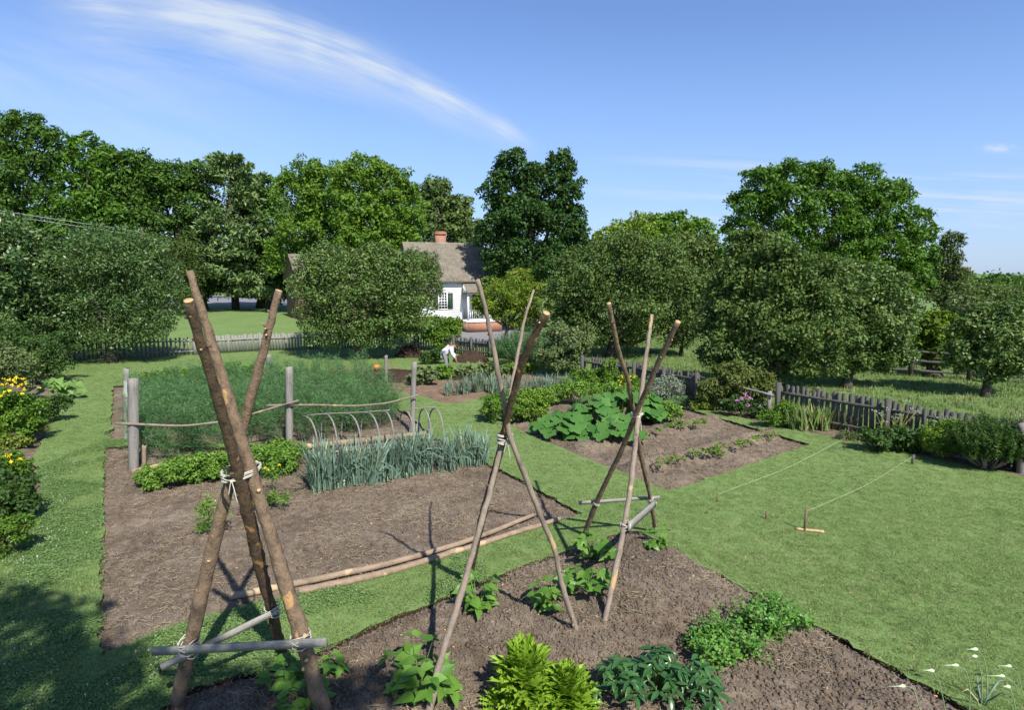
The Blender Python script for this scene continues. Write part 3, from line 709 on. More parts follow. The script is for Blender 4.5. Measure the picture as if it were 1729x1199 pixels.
# ------------------------------------------------------------------ logs, planks, posts, rails around the beds
def log(label, path, r, m, key='A', dz=.0, name='log', sides=10, group=None, zoff=0):
    P = [Vector((G(*q).x, G(*q).y, r * .7 + dz + zoff)) for q in path]; mb = MB(); n = 24
    pts = resample(P, n); rg = np.random.default_rng(int(path[0][0])); pts[:, 2] += rg.normal(size=n) * .004
    tube(mb, pts, np.linspace(r * 1.1, r * .8, n), sides, 0, 1, lump=.06, seed=3)
    return mb.build(name, [m, M_cut], None, True, label=label, cat='log', group=group)
log('long pale log edging the near side of the bare bed, the inner of two', [(388, 1012), (520, 985), (650, 958), (790, 918), (903, 872)], .048, M_log)
log('long pale log lying on the turf side of the bare bed, the outer of two', [(505, 1003), (640, 975), (760, 938), (880, 900), (945, 880)], .052, M_log)
def ground_plank(label, a, b, wd, th, m=M_log):
    A = G(*a, th / 2 - .02); B = G(*b, th / 2 - .02); o = plank(None, A, B, th, wd, m, name='edging_plank'); tag(o, label, 'plank'); return o
ground_plank('short split plank edging the fern patch at its left corner post', (222, 797), (330, 776), .06, .13)
ground_plank('long pale split log plank at the foot of the fern patch behind the hoops', (492, 757), (724, 732), .07, .15)
ground_plank('thin low plank lying in front of the pale edging behind the leeks', (545, 765), (742, 746), .05, .06, M_wood)

def post(label, foot, topy, r, m=M_wood, group='weathered posts round the fern patch', lean=0, tm=None, name='wooden_post', key=None):
    g = G(*foot); top = R(foot[0] + lean, topy, g.y); h = top.z; mb = MB(); rg = np.random.default_rng(int(foot[0] + foot[1]))
    n = 12; pts = [(top.x * t_ - g.x * t_, 0, -.1 + (h + .1) * t_) for t_ in np.linspace(0, 1, n)]
    # squarish split post
    a = np.linspace(0, 2 * math.pi, 9, endpoint=False); prof = rg.uniform(.8, 1.15, 9)
    V = []
    for i, c in enumerate(pts):
        tw = .15 * math.sin(i * .4)
        for k in range(9):
            rr = r * prof[k] * (1 + .05 * rg.normal()); V.append((c[0] + rr * math.cos(a[k] + tw), c[1] + rr * .8 * math.sin(a[k] + tw), c[2] + (rg.normal() * .02 if i == n - 1 else 0)))
    F = [(i * 9 + k, i * 9 + (k + 1) % 9, i * 9 + 9 + (k + 1) % 9, i * 9 + 9 + k) for i in range(n - 1) for k in range(9)]
    mb.add(V, F); mb.F.append(np.array([[(n - 1) * 9 + k for k in range(9)]])); mb.M.append(np.array([0]))
    o = mb.build(name, m, None, True, label=label, cat='post', group=group); o.location = g; return o
M_lich = bark_mat('lichened_wood', (.10, .11, .09), (.22, .23, .19), patch=(.30, .34, .27), scale=6, stretch=(2, 2, .3), pt=.56)
post('broad split post at the front left corner of the fern patch', (225, 793), 640, .115)
post('tall split post in the middle of the fern patch front, rails tied to it', (488, 750), 620, .095)
post('tall post at the right front corner of the fern patch', (696, 728), 612, .075, lean=4)
post('lichen-covered post standing just behind the front left corner post', (213, 742), 622, .085, M_lich)
post('pale short post behind the ferns left of the middle post', (453, 664), 598, .10)
post('slim post at the rear right of the fern patch by the tan soil', (652, 645), 600, .065)
post('pale low stake leaning in front of the left corner post', (243, 803), 752, .05, M_log)
def rail(label, pts, r):
    mb = MB(); tube(mb, resample(pts, 26), np.linspace(r, r * .75, 26) , 7, lump=.1, seed=4)
    return mb.build('branch_rail', [M_barkC], None, True, label=label, cat='rail', group='thin branch rails tied to the posts')
Yf = [G(225, 793).y - .1, G(488, 750).y - .1, G(696, 728).y - .1]
rail('left crooked branch rail strung between the left corner post and the middle post', [R(195, 715, Yf[0]), R(240, 717, Yf[0]), R(310, 720, Yf[0] + .5), R(385, 711, Yf[0] + 1.0), R(440, 695, Yf[1] - .2), R(505, 676, Yf[1] - .02)], .03)
rail('right crooked branch rail strung between the middle post and the right corner post', [R(450, 685, Yf[1] - .04), R(487, 684, Yf[1] - .06), R(540, 684, Yf[1] + .4), R(600, 686, Yf[1] + .8), R(655, 681, Yf[2] - .2), R(707, 667, Yf[2] - .04)], .03)

# hoop tunnel
ht = thing('hoop_tunnel', 'row of grey bent wood hoops with a thin ridge pole standing behind the near leeks', 'plant tunnel')
A0 = G(513, 762); A1 = G(735, 748)
hp = [(513, 702, 535), (551, 699, 568), (585, 698, 608), (618, 696, 640), (650, 694, 664), (683, 692, 698), (711, 689, 727), (728, 688, 748)]
ridge = []
for i, (hx, hy, fx_) in enumerate(hp):
    # left (far) foot under the plank, right (near) foot among leeks
    fy = 762 - i * 1.2; nf = G(fx_ + 2, fy); ff = G(hx - 8 + (4 if i > 5 else 0), 742 - i * .6); c = (nf + ff) / 2
    top = R(hx + 3, hy, c.y); h = top.z; d = nf - ff; mb = MB(); pp = []
    for a in np.linspace(0, math.pi, 17):
        s = (1 - math.cos(a)) / 2; zz = math.sin(a) ** .62 * h
        pp.append(ff + d * s + Vector((0, 0, zz - .02)))
    tube(mb, resample(pp, 20), .021, 6, lump=.06); mb.build('hoop', M_wood, ht, True); ridge.append(c + Vector((0, 0, h + .012)))
mb = MB(); tube(mb, resample(ridge[:5] + [ridge[4] + (ridge[5] - ridge[4]) * .2], 16), .013, 5); mb.build('ridge_pole', M_wood, ht, True)
mb = MB(); tube(mb, resample(ridge[5:], 8), .013, 5); mb.build('ridge_pole', M_wood, ht, True)

# ------------------------------------------------------------------ leafy crops with pickable leaves
def leaf_mesh(name, outline, m, cup=.1, droop=.25, rippl=0.0, seed=0):
    """outline: list of (x,y) from base round the tip; leaf lies along +y, unit length; fan about a midrib"""
    rg = np.random.default_rng(seed); n = len(outline); V = [(0, .0, 0), (0, .45, -cup * .4 + .0), (0, .98, -droop)]
    V = []; 
    for i, (x, y) in enumerate(outline): V.append((x, y, cup * abs(x) * 1.6 - droop * y * y + rippl * rg.uniform(-1, 1)))
    c = len(V); V += [(0, .3, -droop * .09), (0, .65, -droop * .42)]
    F3 = []
    for i in range(n):
        j = (i + 1) % n; ym = (outline[i][1] + outline[j][1]) / 2; F3.append((i, j, c if ym < .48 else c + 1))
    # close the seam between the two hubs
    li = [i for i in range(n) if ((outline[i][1] + outline[(i + 1) % n][1]) / 2 < .48) != ((outline[i - 1][1] + outline[i][1]) / 2 < .48)]
    for i in li: F3.append((i, c, c + 1) if outline[i][0] < 0 else (i, c + 1, c))
    mb = MB(); mb.add(V, F3); return mb.mesh(name, m, True)
def polar_leaf(lobes, depth, n=20, elong=1.0, seed=0):
    rg = np.random.default_rng(seed); out = []
    for k in range(n):
        a = -math.pi / 2 + 2 * math.pi * (k + .5) / n
        r = .5 * (1 - depth * .5 + depth * .5 * math.cos((a - math.pi / 2) * lobes)) * (1 + .08 * rg.uniform(-1, 1)) * (1 + .10 * (k % 2))
        notch = 1 - .55 * math.exp(-((a + math.pi / 2) / .35) ** 2) - .55 * math.exp(-((a - 1.5 * math.pi) / .35) ** 2)
        out.append((r * notch * math.cos(a) * 1.05, .42 + r * notch * math.sin(a) * elong))
    return out
ov = [(0.03, 0), (.20, .12), (.31, .28), (.27, .48), (.15, .72), (.05, .9), (0, 1), (-.05, .9), (-.15, .72), (-.27, .48), (-.31, .28), (-.20, .12), (-.03, 0)]
ln = [(0.02, 0), (.09, .12), (.17, .32), (.18, .5), (.12, .74), (.04, .92), (0, 1), (-.04, .92), (-.12, .74), (-.18, .5), (-.17, .32), (-.09, .12), (-.02, 0)]
def jag(seed, w=.2, n=9):
    rg = np.random.default_rng(seed); L_ = []
    for k in range(n): t = (k + .5) / n; L_.append(((w * math.sin(math.pi * min(1, t * .9 + .12)) ** .6) * (1.25 if k % 2 else .32) * rg.uniform(.85, 1.2), t * .97))
    return [(0.02, 0)] + L_ + [(0, 1)] + [(-x, y) for x, y in reversed(L_)] + [(-.02, 0)]
ME_bean = [leaf_mesh('bean_leaf', ov, M_bean, .12, d, .015, i) for i, d in enumerate((.0, .2, .4))]
ME_pep = [leaf_mesh('pepper_leaf', ln, M_pepper, .22, d, .012, i) for i, d in enumerate((.15, .35, .6))]
ME_squ = [leaf_mesh('squash_leaf', polar_leaf(5, .30, 22, 1.0, i), M_squash, .10, d, .03, i) for i, d in enumerate((.1, .2, .3, .16))]
ME_let = [leaf_mesh('lettuce_leaf', jag(i, .17, 13), M_lett, .25, d, .05, i) for i, d in enumerate((.1, .35, .6, .25))]
ME_hos = [leaf_mesh('broad_leaf', [(x * 1.35, y) for x, y in ov], M_hosta, .15, d, .02, i) for i, d in enumerate((.2, .5))]
def frame_m(pos, axis, nrm, s):
    y = Vector(axis).normalized(); z = Vector(nrm); z = (z - y * z.dot(y)).normalized(); x = y.cross(z)
    M = Matrix(((x.x * s, y.x * s, z.x * s, pos[0]), (x.y * s, y.y * s, z.y * s, pos[1]), (x.z * s, y.z * s, z.z * s, pos[2]), (0, 0, 0, 1))); return M
def bean_plant(label, x, y, n=9, h=.36, sc=.15, spread=.26, seed=0, key='D', group='young bean plants at the tepee feet'):
    rg = random.Random(seed * 13 + 5); g = SG(key, x, y); o = thing('bean_plant', label, 'bean plant', g, group=group); mb = MB()
    for k in range(int(n * 2.0)):
        a = k * 2.4 + rg.uniform(-.4, .4); el = rg.uniform(.45, 1.4); L_ = h * rg.uniform(.4, 1.15)
        d = Vector((math.cos(a) * math.cos(el) * spread / .26, math.sin(a) * math.cos(el) * spread / .26, math.sin(el))); e = d * L_
        tube(mb, [(0, 0, -.02), e * .5 + Vector((0, 0, .04)), e], [.006, .004, .003], 5)
        for j, da in enumerate((0, 1.25, -1.25)):
            out = Vector((math.cos(a + da), math.sin(a + da), rg.uniform(-.35, .35))); nr = Vector((rg.uniform(-.7, .7), rg.uniform(-1.0, .3), 1))
            link('leaf', ME_bean[rg.randrange(3)], o, frame_m(e, out, nr, sc * 1.0 * rg.uniform(.6, 1.15)))
    mb.build('stem', M_stem, o, True)
bean_plant('bushy bean plant against the middle tepee, behind its left branch', 805, 1030, 13, .38, .17, .34, 1)
bean_plant('large bean plant at the foot of the middle tepee left branch', 708, 1165, 13, .42, .19, .36, 2)
bean_plant('bean plant left of the middle tepee right leg, above its foot', 932, 1020, 9, .34, .17, .30, 3)
bean_plant('bean plant between the middle tepee right leg and the right tepee near pole', 993, 1000, 10, .36, .17, .30, 4)
bean_plant('bean plant at the left foot of the right tepee', 1000, 945, 10, .34, .17, .34, 5)
bean_plant('small bean plant at the right foot of the right tepee, on the bed corner', 1109, 926, 6, .30, .15, .26, 6)
bean_plant('shaded bean plant just left of the right leg of the left tepee', 487, 1160, 7, .30, .16, .28, 7)
bean_plant('shaded bean plant just right of the right leg of the left tepee', 562, 1140, 5, .22, .15, .22, 8)
bean_plant('shaded bean plant in front of the left tepee, at the picture bottom', 515, 1195, 9, .26, .16, .36, 9)
bean_plant('single broad bean shoot right of the middle tepee left foot', 752, 1188, 2, .2, .2, .2, 10)

def pepper(label, x, y, n, rx, h, seed, key='D'):
    rg = np.random.default_rng(seed); g = SG(key, x, y); o = thing('pepper_plant', label, 'pepper plant', g, group='dark glossy pepper plants'); mb = MB()
    for k in range(n):
        # rosettes of leaves at branch tips
        if k % 6 == 0:
            a = rg.uniform(0, 6.28); rr = rx * math.sqrt(rg.uniform(0, 1)); tp = Vector((rr * math.cos(a), rr * math.sin(a), h * (1 - .55 * (rr / rx) ** 2) * rg.uniform(.7, 1.1)))
            tube(mb, [(0, 0, 0), tuple(tp * .5 + Vector((0, 0, .05))), tuple(tp)], [.008, .006, .004], 5)
        b = k * 2.4; out = Vector((math.cos(b), math.sin(b), rg.uniform(-.5, .35)))
        link('leaf', ME_pep[rg.integers(3)], o, frame_m(tp + Vector(rg.normal(size=3) * .012), out, (rg.uniform(-.3, .3), rg.uniform(-.4, .2), 1), rg.uniform(.09, .17)))
    mb.build('stem', M_stem, o, True)
pepper('dark glossy pepper plant beside the lettuce, leftmost of the three', 1052, 1185, 130, .32, .42, 1)
pepper('dark glossy pepper plant, highest and middle of the three', 1110, 1165, 140, .33, .42, 2)
pepper('dark glossy pepper plant nearest the celery, rightmost of the three', 1172, 1180, 120, .30, .34, 3)
def lettuce(label, x, y, n, r, h, seed):
    rg = np.random.default_rng(seed); g = SG('D', x, y); o = thing('lettuce', label, 'lettuce', g, group='frilly lime-green lettuces')
    for k in range(n):
        u = (k + .5) / n; a = k * 2.39996 + rg.normal() * .2; el = math.radians(88 - 62 * u + rg.normal() * 6); base = Vector((math.cos(a) * .05 * u, math.sin(a) * .05 * u, .02 + h * .45 * (1 - u)))
        out = Vector((math.cos(a) * math.cos(el), math.sin(a) * math.cos(el), math.sin(el)))
        nr = Vector((-math.cos(a) * math.sin(el), -math.sin(a) * math.sin(el), math.cos(el) + .05)) + Vector(rg.normal(size=3) * .3)
        link('leaf', ME_let[rg.integers(4)], o, frame_m(base, out, nr, (h * .64 * (1 - u) + r * u * .98) * rg.uniform(.8, 1.15)))
lettuce('tallest lime-green frilly lettuce, left of the pair', 885, 1190, 215, .30, .66, 1)
lettuce('broad lime-green frilly lettuce, right of the pair beside the peppers', 952, 1198, 200, .36, .44, 2)
lettuce('small young lettuce at the picture bottom left of the tall one', 838, 1200, 36, .18, .24, 3)
# celery row
CEL = leaf_mat('celery_leaves', (.030, .100, .018), (.095, .215, .050), trans=.22, rough=.35, spec=.5)
def celery(label, x, y, r, h, seed, n=420):
    rg = np.random.default_rng(seed); g = SG('D', x, y); o = thing('celery_plant', label, 'celery plant', g, group='celery plants in a short row'); mb = MB(); ml = MB()
    for k in range(26):
        a = rg.uniform(0, 6.28); el = rg.uniform(.35, 1.3); d = np.array([math.cos(a) * math.cos(el) * r / h, math.sin(a) * math.cos(el) * r / h, math.sin(el)]); e = d * h * rg.uniform(.5, 1.25)
        tube(mb, [(0, 0, 0), e * .5 + [0, 0, .03], e], [.007, .005, .003], 4)
        nn = n // 26; t = rg.uniform(.6, 1.1, nn)[:, None]; q = e * t + rg.normal(size=(nn, 3)) * .034
        leaves(ml, q, rdir(nn, 1.6, rg), rdir(nn, .1, rg) + d * .6, rg.uniform(.028, .06, nn), .75)
    mb.build('stalk', M_stem, o, True); ml.build('foliage', CEL, o)
for i, (x, y, r, h, lb) in enumerate([(1205, 1125, .26, .26, 'celery plant at the left end of the row, next to the peppers'), (1215, 1085, .25, .30, 'celery plant left of the row centre, behind the others'), (1255, 1110, .26, .26, 'celery plant in the middle of the row, nearest the viewer'), (1262, 1062, .24, .3, 'celery plant in the middle of the row, farthest back'), (1300, 1075, .27, .28, 'celery plant right of the row centre'), (1300, 1042, .22, .25, 'celery plant at the back beside the turf edge'), (1338, 1060, .22, .22, 'celery plant at the right end of the row by the turf edge'), (1180, 1095, .16, .2, 'small celery plant, leftmost of the row')]):
    celery(lb, x, y, r * 1.1, h * 1.15, i + 3, 520)
# garlic scapes
def scape(label, x, yb, top, tip, seed, hasleaf=False):
    g = SG('D', x, yb) if yb < 1230 else G(x, yb); o = thing('garlic_plant', label, 'garlic plant', g, group='garlic stalks with curled flower buds'); Y = g.y
    P0 = g; a = R(top[0] + (6 if tip[0] < top[0] else -6), top[1] + 26, Y); b = R(top[0], top[1], Y); c = R((top[0] * .45 + tip[0] * .55), (top[1] * .45 + tip[1] * .55) - 3, Y)
    e = R(tip[0], tip[1], Y); mid = (P0 + a) / 2 + Vector((.01, 0, 0)); mb = MB()
    budp = R(top[0] * .62 + tip[0] * .38, min(top[1], tip[1]) - 1 + (top[1] - tip[1]) * .1, Y)
    pts = resample([P0 - g, mid - g, a - g, b - g, budp - g], 20); tube(mb, pts, np.linspace(.006, .004, 20), 5); mb.build('stem', M_scape, o, True)
    d = Vector(e) - Vector(budp); L_ = d.length; d.normalize(); mb = MB()
    tube(mb, [Vector(budp) - g + d * q for q in (-.02, -.008, .01, .028, .05, L_)], [.003, .014, .019, .012, .005, .001], 7); mb.build('flower_bud', M_bud, o, True)
    if hasleaf:
        mb = MB(); rg = np.random.default_rng(seed)
        for k in range(5):
            a2 = rg.uniform(0, 6.28); dr = np.array([math.cos(a2), math.sin(a2) * .5, 0]); tube(mb, [(0, 0, 0), dr * .08 + [0, 0, .2], dr * .25 + [0, 0, .36], dr * .42 + [0, 0, .33]], [.008, .01, .007, .001], 4)
        mb.build('leaf', LG['leek'], o)
M_scape = plain('garlic_stem', (.20, .28, .14), .5); M_bud = plain('garlic_bud', (.48, .54, .33), .5)
for i, (x, yb, top, tip, hl, lb) in enumerate([
 (1561, 1225, (1543, 1162), (1498, 1160), 0, 'garlic scape bending left over the soil, lowest of the left ones'),
 (1597, 1225, (1586, 1153), (1556, 1132), 0, 'garlic scape beside the turf edge with its beak pointing up left'),
 (1634, 1215, (1632, 1133), (1589, 1124), 0, 'garlic scape with a long bow to the left over the grass'),
 (1655, 1210, (1652, 1117), (1640, 1109), 1, 'short-beaked garlic scape in the middle of the clump'),
 (1664, 1212, (1660, 1106), (1629, 1097), 0, 'tallest garlic scape in the middle of the clump'),
 (1712, 1215, (1719, 1138), (1682, 1125), 0, 'garlic scape with a large bud near the right picture edge'),
 (1716, 1225, (1714, 1153), (1660, 1142), 1, 'garlic scape with a long beak below the large bud'),
 (1712, 1232, (1709, 1172), (1694, 1160), 0, 'short garlic scape low at the right picture edge')]): scape(lb, x, yb, top, tip, i, hl)

# squash
def squash(label, x, y, n, r, h, seed):
    rg = np.random.default_rng(seed); g = SG('C', x, y); o = thing('squash_plant', label, 'squash plant', g, group='squash plants with big lobed leaves'); mb = MB()
    for k in range(n):
        a = k * 2.4 + rg.normal() * .3; rr = r * math.sqrt((k + .5) / n); z = h * (1 - .62 * (rr / r) ** 1.6) * rg.uniform(.75, 1.12)
        e = Vector((rr * math.cos(a), rr * math.sin(a), z)); tube(mb, [(0, 0, 0), e * .5 + Vector((0, 0, .1)), e], [.012, .009, .006], 5)
        out = Vector((math.cos(a), math.sin(a) - .25, -.15 - .35 * rr / r)); nr = Vector((math.cos(a) * .55 * rr / r + rg.normal() * .25, math.sin(a) * .5 * rr / r - .35, 1))
        link('leaf', ME_squ[rg.integers(4)], o, frame_m(e - out * .12, out, nr, rg.uniform(.30, .52)))
    mb.build('stem', M_stem, o, True)
for i, (x, y, n, r, h, lb) in enumerate([(950, 733, 34, .75, .62, 'squash plant at the left end of the squash row'), (1000, 722, 36, .8, .85, 'tall squash plant left of the row centre'), (1050, 712, 38, .85, 1.0, 'tallest squash plant in the middle of the row'), (1092, 712, 26, .6, .85, 'squash plant at the right end of the row, behind the tepee poles'), (1040, 738, 22, .55, .4, 'low squash plant spilling over the near side of the row'), (985, 742, 20, .5, .4, 'low squash plant at the near left side of the row')]): squash(lb, x, y, n, r, h, i)

# leeks
def leek_mesh(seed, h=.62, nb=15, splay=.35, w=.016):
    rg = np.random.default_rng(seed); mb = MB(); seg = 6
    for k in range(nb):
        a = rg.uniform(0, 6.28); s = splay * rg.uniform(.25, 1.3); H_ = h * rg.uniform(.65, 1.15); t = np.linspace(0, 1, seg + 1); b = rg.random() < .28
        out = s * t ** 1.6 * H_; z = H_ * (t - (.55 if b else .12) * t ** 3) ; z = np.maximum(z, .01)
        if b: out = out * 1.9
        c = np.c_[out * math.cos(a), out * math.sin(a), z] + np.array([rg.normal() * .035, rg.normal() * .035, 0])
        sd_ = np.array([-math.sin(a), math.cos(a), 0]); ww = w * .72 * rg.uniform(.6, 1.2) * np.sin(np.pi * np.clip(t * .82 + .18, 0, 1)) ** .6; ww[-1] = .001
        V = np.stack([c - sd_ * ww[:, None], c + sd_ * ww[:, None] + np.array([0, 0, .004])], 1).reshape(-1, 3); i = np.arange(seg)[:, None] * 2
        mb.add(V, i + np.array([[0, 1, 3, 2]]))
    tube(mb, [(0, 0, -.03), (0, 0, .10)], [.018, .015], 6, 1); return mb.mesh('leek_plant', [LG['leek'], M_leekb], False)
M_leekb = plain('pale_leek_shaft', (.42, .50, .28), .5)
LK = [leek_mesh(i, .58 + .04 * (i % 3), 26) for i in range(5)]
def leek_row(P, group, label, hs, wid, key, step, seed):
    rg = np.random.default_rng(seed)
    for a, b in zip(P[:-1], P[1:]):
        A, B = G(*a), G(*b); L_ = (B - A).length; nn = int(L_ / step)
        for i in range(nn):
            for r_ in range(wid):
                q = A.lerp(B, (i + rg.uniform(.2, .8)) / nn) + Vector((rg.normal() * .04, rg.normal() * .05 + r_ * .27, 0)); q.z = SH(key, q)
                s = hs * rg.uniform(.8, 1.15)
                o = link('leek_plant', LK[rg.integers(5)], None, Matrix.Translation(q) @ Matrix.Rotation(rg.uniform(0, 6.28), 4, 'Z') @ Matrix.Rotation(rg.normal() * .12, 4, 'X') @ Matrix.Scale(s, 4))
                tag(o, label, 'leek', group)
leek_row([(522, 828), (610, 818), (700, 800), (728, 795)], 'blue-green leeks in the near row', 'blue-green leek in the dense near row in front of the hoops', 1.62, 2, 'A', .125, 1)
leek_row([(742, 795), (790, 786), (822, 780)], 'blue-green leeks at the right end of the near row', 'blue-green leek in the short clump right of the hoops', 1.45, 2, 'A', .15, 2)
leek_row([(758, 665), (880, 662), (962, 657)], 'blue-grey leeks in the far row', 'blue-grey leek in the far row on the tan soil behind the tepee', 1.2, 2, 'B', .21, 3)

# asparagus fern patch (nobody could count its plumes)
def fern_patch():
    rg = np.random.default_rng(5); mb = MB(); quad = PL([(230, 790), (500, 748), (690, 722), (640, 668), (560, 662), (225, 690)])
    Q = np.array(quad); x0, y0 = Q.min(0); x1, y1 = Q.max(0); cnt = 0
    vis = []
    while len(vis) < 560:
        x, y = rg.uniform(x0, x1), rg.uniform(y0, y1)
        if in_poly(quad, np.array([x]), np.array([y]))[0]: vis.append((x, y))
    for x, y in vis:
        big = 1 + .55 * float(vnoise(x, y, 1.6, 8)); h = 1.32 * big * rg.uniform(.5, 1.28); a = rg.uniform(0, 6.28) if rg.random() < .6 else rg.normal() * .6 + 3.0; le = rg.uniform(.1, .75)
        t = np.linspace(0, 1, 8); c = np.c_[x + math.cos(a) * le * t ** 2 * h * .6, y + math.sin(a) * le * t ** 2 * h * .6, h * (t - .13 * t ** 3 * le * 2)]
        tube(mb, c, np.linspace(.006, .002, 8), 3)
        nn = 270; tt = rg.uniform(.12, 1, nn) ** .8; pc = np.stack([np.interp(tt, t, c[:, k]) for k in range(3)], 1)
        sp_ = .36 * (1 - .75 * tt) + .03; d = rdir(nn, .3, rg); P = pc + d * (sp_ * rg.uniform(.1, 1, nn))[:, None]
        P = P[P[:, 2] > .02]; k = len(P); ax = rdir(k, .9, rg) + d[:k] * .8
        leaves(mb, P, rdir(k, .3, rg), ax + np.array([math.cos(a), math.sin(a), 0]) * .5, rg.uniform(.07, .17, k), .085)
    mb.build('asparagus_ferns', LG['fern'], kind='stuff')
fern_patch()
# low weeds, cut stubs at the fern patch front
bush('leafy_crop', 'back row of broad pale leaves behind the fern patch', (340, 648), [(262, 638, 24, 11), (300, 635, 26, 13), (345, 631, 28, 15), (392, 629, 28, 15), (425, 630, 20, 12), (478, 632, 26, 10)], LG['bush'], 4500, .17, 'crop', tail=.2, updown=1.4)

# low leafy mound in bed A
GR = leaf_mat('low_greens', (.045, .110, .020), (.120, .225, .045), trans=.25)
for i, (b, bl, n) in enumerate([((272, 822), [(258, 808, 28, 18), (292, 795, 26, 20)], 3400), ((330, 812), [(318, 795, 30, 24), (345, 785, 28, 24)], 3800), ((395, 806), [(375, 788, 30, 26), (410, 783, 26, 26)], 3800), ((455, 800), [(440, 778, 30, 28), (472, 778, 26, 26)], 3800), ((500, 788), [(492, 768, 26, 24), (468, 762, 24, 20)], 3000)]):
    lb = ['low leafy green clump at the left end of its row, tapering to the soil', 'low leafy green clump second from the left corner post', 'low leafy green clump behind the tied crossing of the left tepee', 'low leafy green clump starred with yellow flowers', 'low leafy green clump beside the first hoop'][i]
    o = bush('leafy_clump', lb, b, bl, GR, n, .075, 'crop', 'low leafy clumps in front of the fern patch', tail=.25, updown=.9, asp=.42, fill=.25)
    if i == 3:
        M_yel = plain('yellow_petals', (.85, .62, .02), .6)
        for (fx_, fy_) in ((448, 791), (453, 794), (461, 791), (472, 786)):
            q = R(fx_, fy_, o.location.y - .42) - o.location; mb = MB(); d = rdir(18, .9, rng); leaves(mb, np.array([q] * 18) + d * .006, rdir(18, 1.5, rng), d, .035, .5); mb.build('flower', M_yel, o)
M_yel = bpy.data.materials['yellow_petals']
def weed(label, base, blobs, n=500, leaf=.09, m=GR, fl=(), key=None):
    o = bush('weed', label, base, blobs, m, n, leaf, 'weed', tail=.5, updown=.4, asp=.2, limbs=8, tr=.012)
    for fx_, fy_ in fl:
        q = R(fx_, fy_, o.location.y) - o.location; mb = MB(); d = rdir(10, .9, rng); leaves(mb, np.array([q] * 10), rdir(10, 1.5, rng), d, .022, .6); mb.build('flower', M_yel, o)
weed('wispy flowering weed left of the left tepee middle, with tiny yellow flowers', (352, 900), [(352, 868, 18, 28), (378, 858, 12, 18), (345, 890, 12, 10)], 800, .08, GR, [(364, 846), (346, 846), (340, 858)])
weed('grassy weed just right of the left tepee crossing', (440, 862), [(440, 845, 20, 12), (470, 840, 20, 8)], 600, .1)
weed('thin upright weed between the left tepee and the leeks', (462, 830), [(458, 808, 10, 24)], 160, .07)

# crops of bed C
bush('potato_plants', 'bushy green crop at the left corner of the squash bed', (850, 712), [(835, 688, 26, 20), (868, 695, 26, 24), (850, 680, 30, 18), (895, 680, 26, 20)], LG['bush'], 9000, .075, 'crop', tail=.12, tr=.02)
bush('yellowing_crop', 'yellow-green bushy crop between the corner crop and the squash', (888, 712), [(885, 682, 26, 22), (915, 672, 26, 16), (905, 695, 22, 20)], LG['lime'], 5000, .07, 'crop', tail=.12, tr=.02)
bush('leafy_crop', 'bushy green crop running behind the squash row', (985, 682), [(930, 667, 26, 15), (975, 662, 30, 16), (1020, 660, 28, 15), (955, 655, 26, 12), (1060, 662, 26, 14)], GR, 8000, .08, 'crop', tail=.1, tr=.02)
bush('leafy_crop', 'rounded green crop at the right end of the squash row', (1115, 712), [(1100, 694, 24, 18), (1128, 694, 22, 16), (1085, 680, 24, 14)], GR, 5500, .075, 'crop', tail=.1, tr=.02)
SM = [(1118, 784), (1142, 778), (1172, 768), (1192, 764), (1205, 762), (1218, 757), (1214, 768), (1246, 752), (1258, 748), (1277, 742), (1301, 738), (1110, 728), (1130, 722), (1145, 720), (1155, 718), (1175, 716), (1188, 712), (1025, 742), (958, 770), (1090, 738)]
for i, (x, y) in enumerate(SM):
    g = SG('C', x, y, .02); rg = np.random.default_rng(i + 50); mb = MB(); n = 46 if i < 17 else 22
    s = rg.uniform(.11, .19) * (1 if i < 17 else .7); d = rdir(n, .5, rg); d[:, 2] = np.abs(d[:, 2]); P = d * np.array([s, s, s * .6]) * rg.uniform(.2, 1, (n, 1))
    leaves(mb, P, d * .5 + rdir(n, 1.5, rg), d + rdir(n, 0, rg) * .5, rg.uniform(.05, .11, n), .6)
    row = 'near' if i < 11 else ('far' if i < 17 else 'stray')
    grp_ = {'near': SM[:11], 'far': SM[11:17], 'stray': SM[17:]}[row]; k_ = sorted(grp_).index((x, y))
    od = ['leftmost', 'second', 'third', 'fourth', 'fifth', 'sixth', 'seventh', 'eighth', 'ninth', 'tenth', 'rightmost'][k_] if k_ < len(grp_) - 1 else 'rightmost'
    od += '' if od in ('leftmost', 'rightmost') else ' from the left'
    o = mb.build('seedling', LG['bush'], None, label={'near': 'small leafy seedling, %s on the nearer soil ridge', 'far': 'small leafy seedling, %s on the farther soil ridge', 'stray': 'tiny stray seedling, %s of those on the soil left of the ridges'}[row] % od, cat='seedling', group={'near': 'seedlings on the nearer ridge', 'far': 'seedlings on the farther ridge', 'stray': 'stray seedlings'}[row]); o.location = g

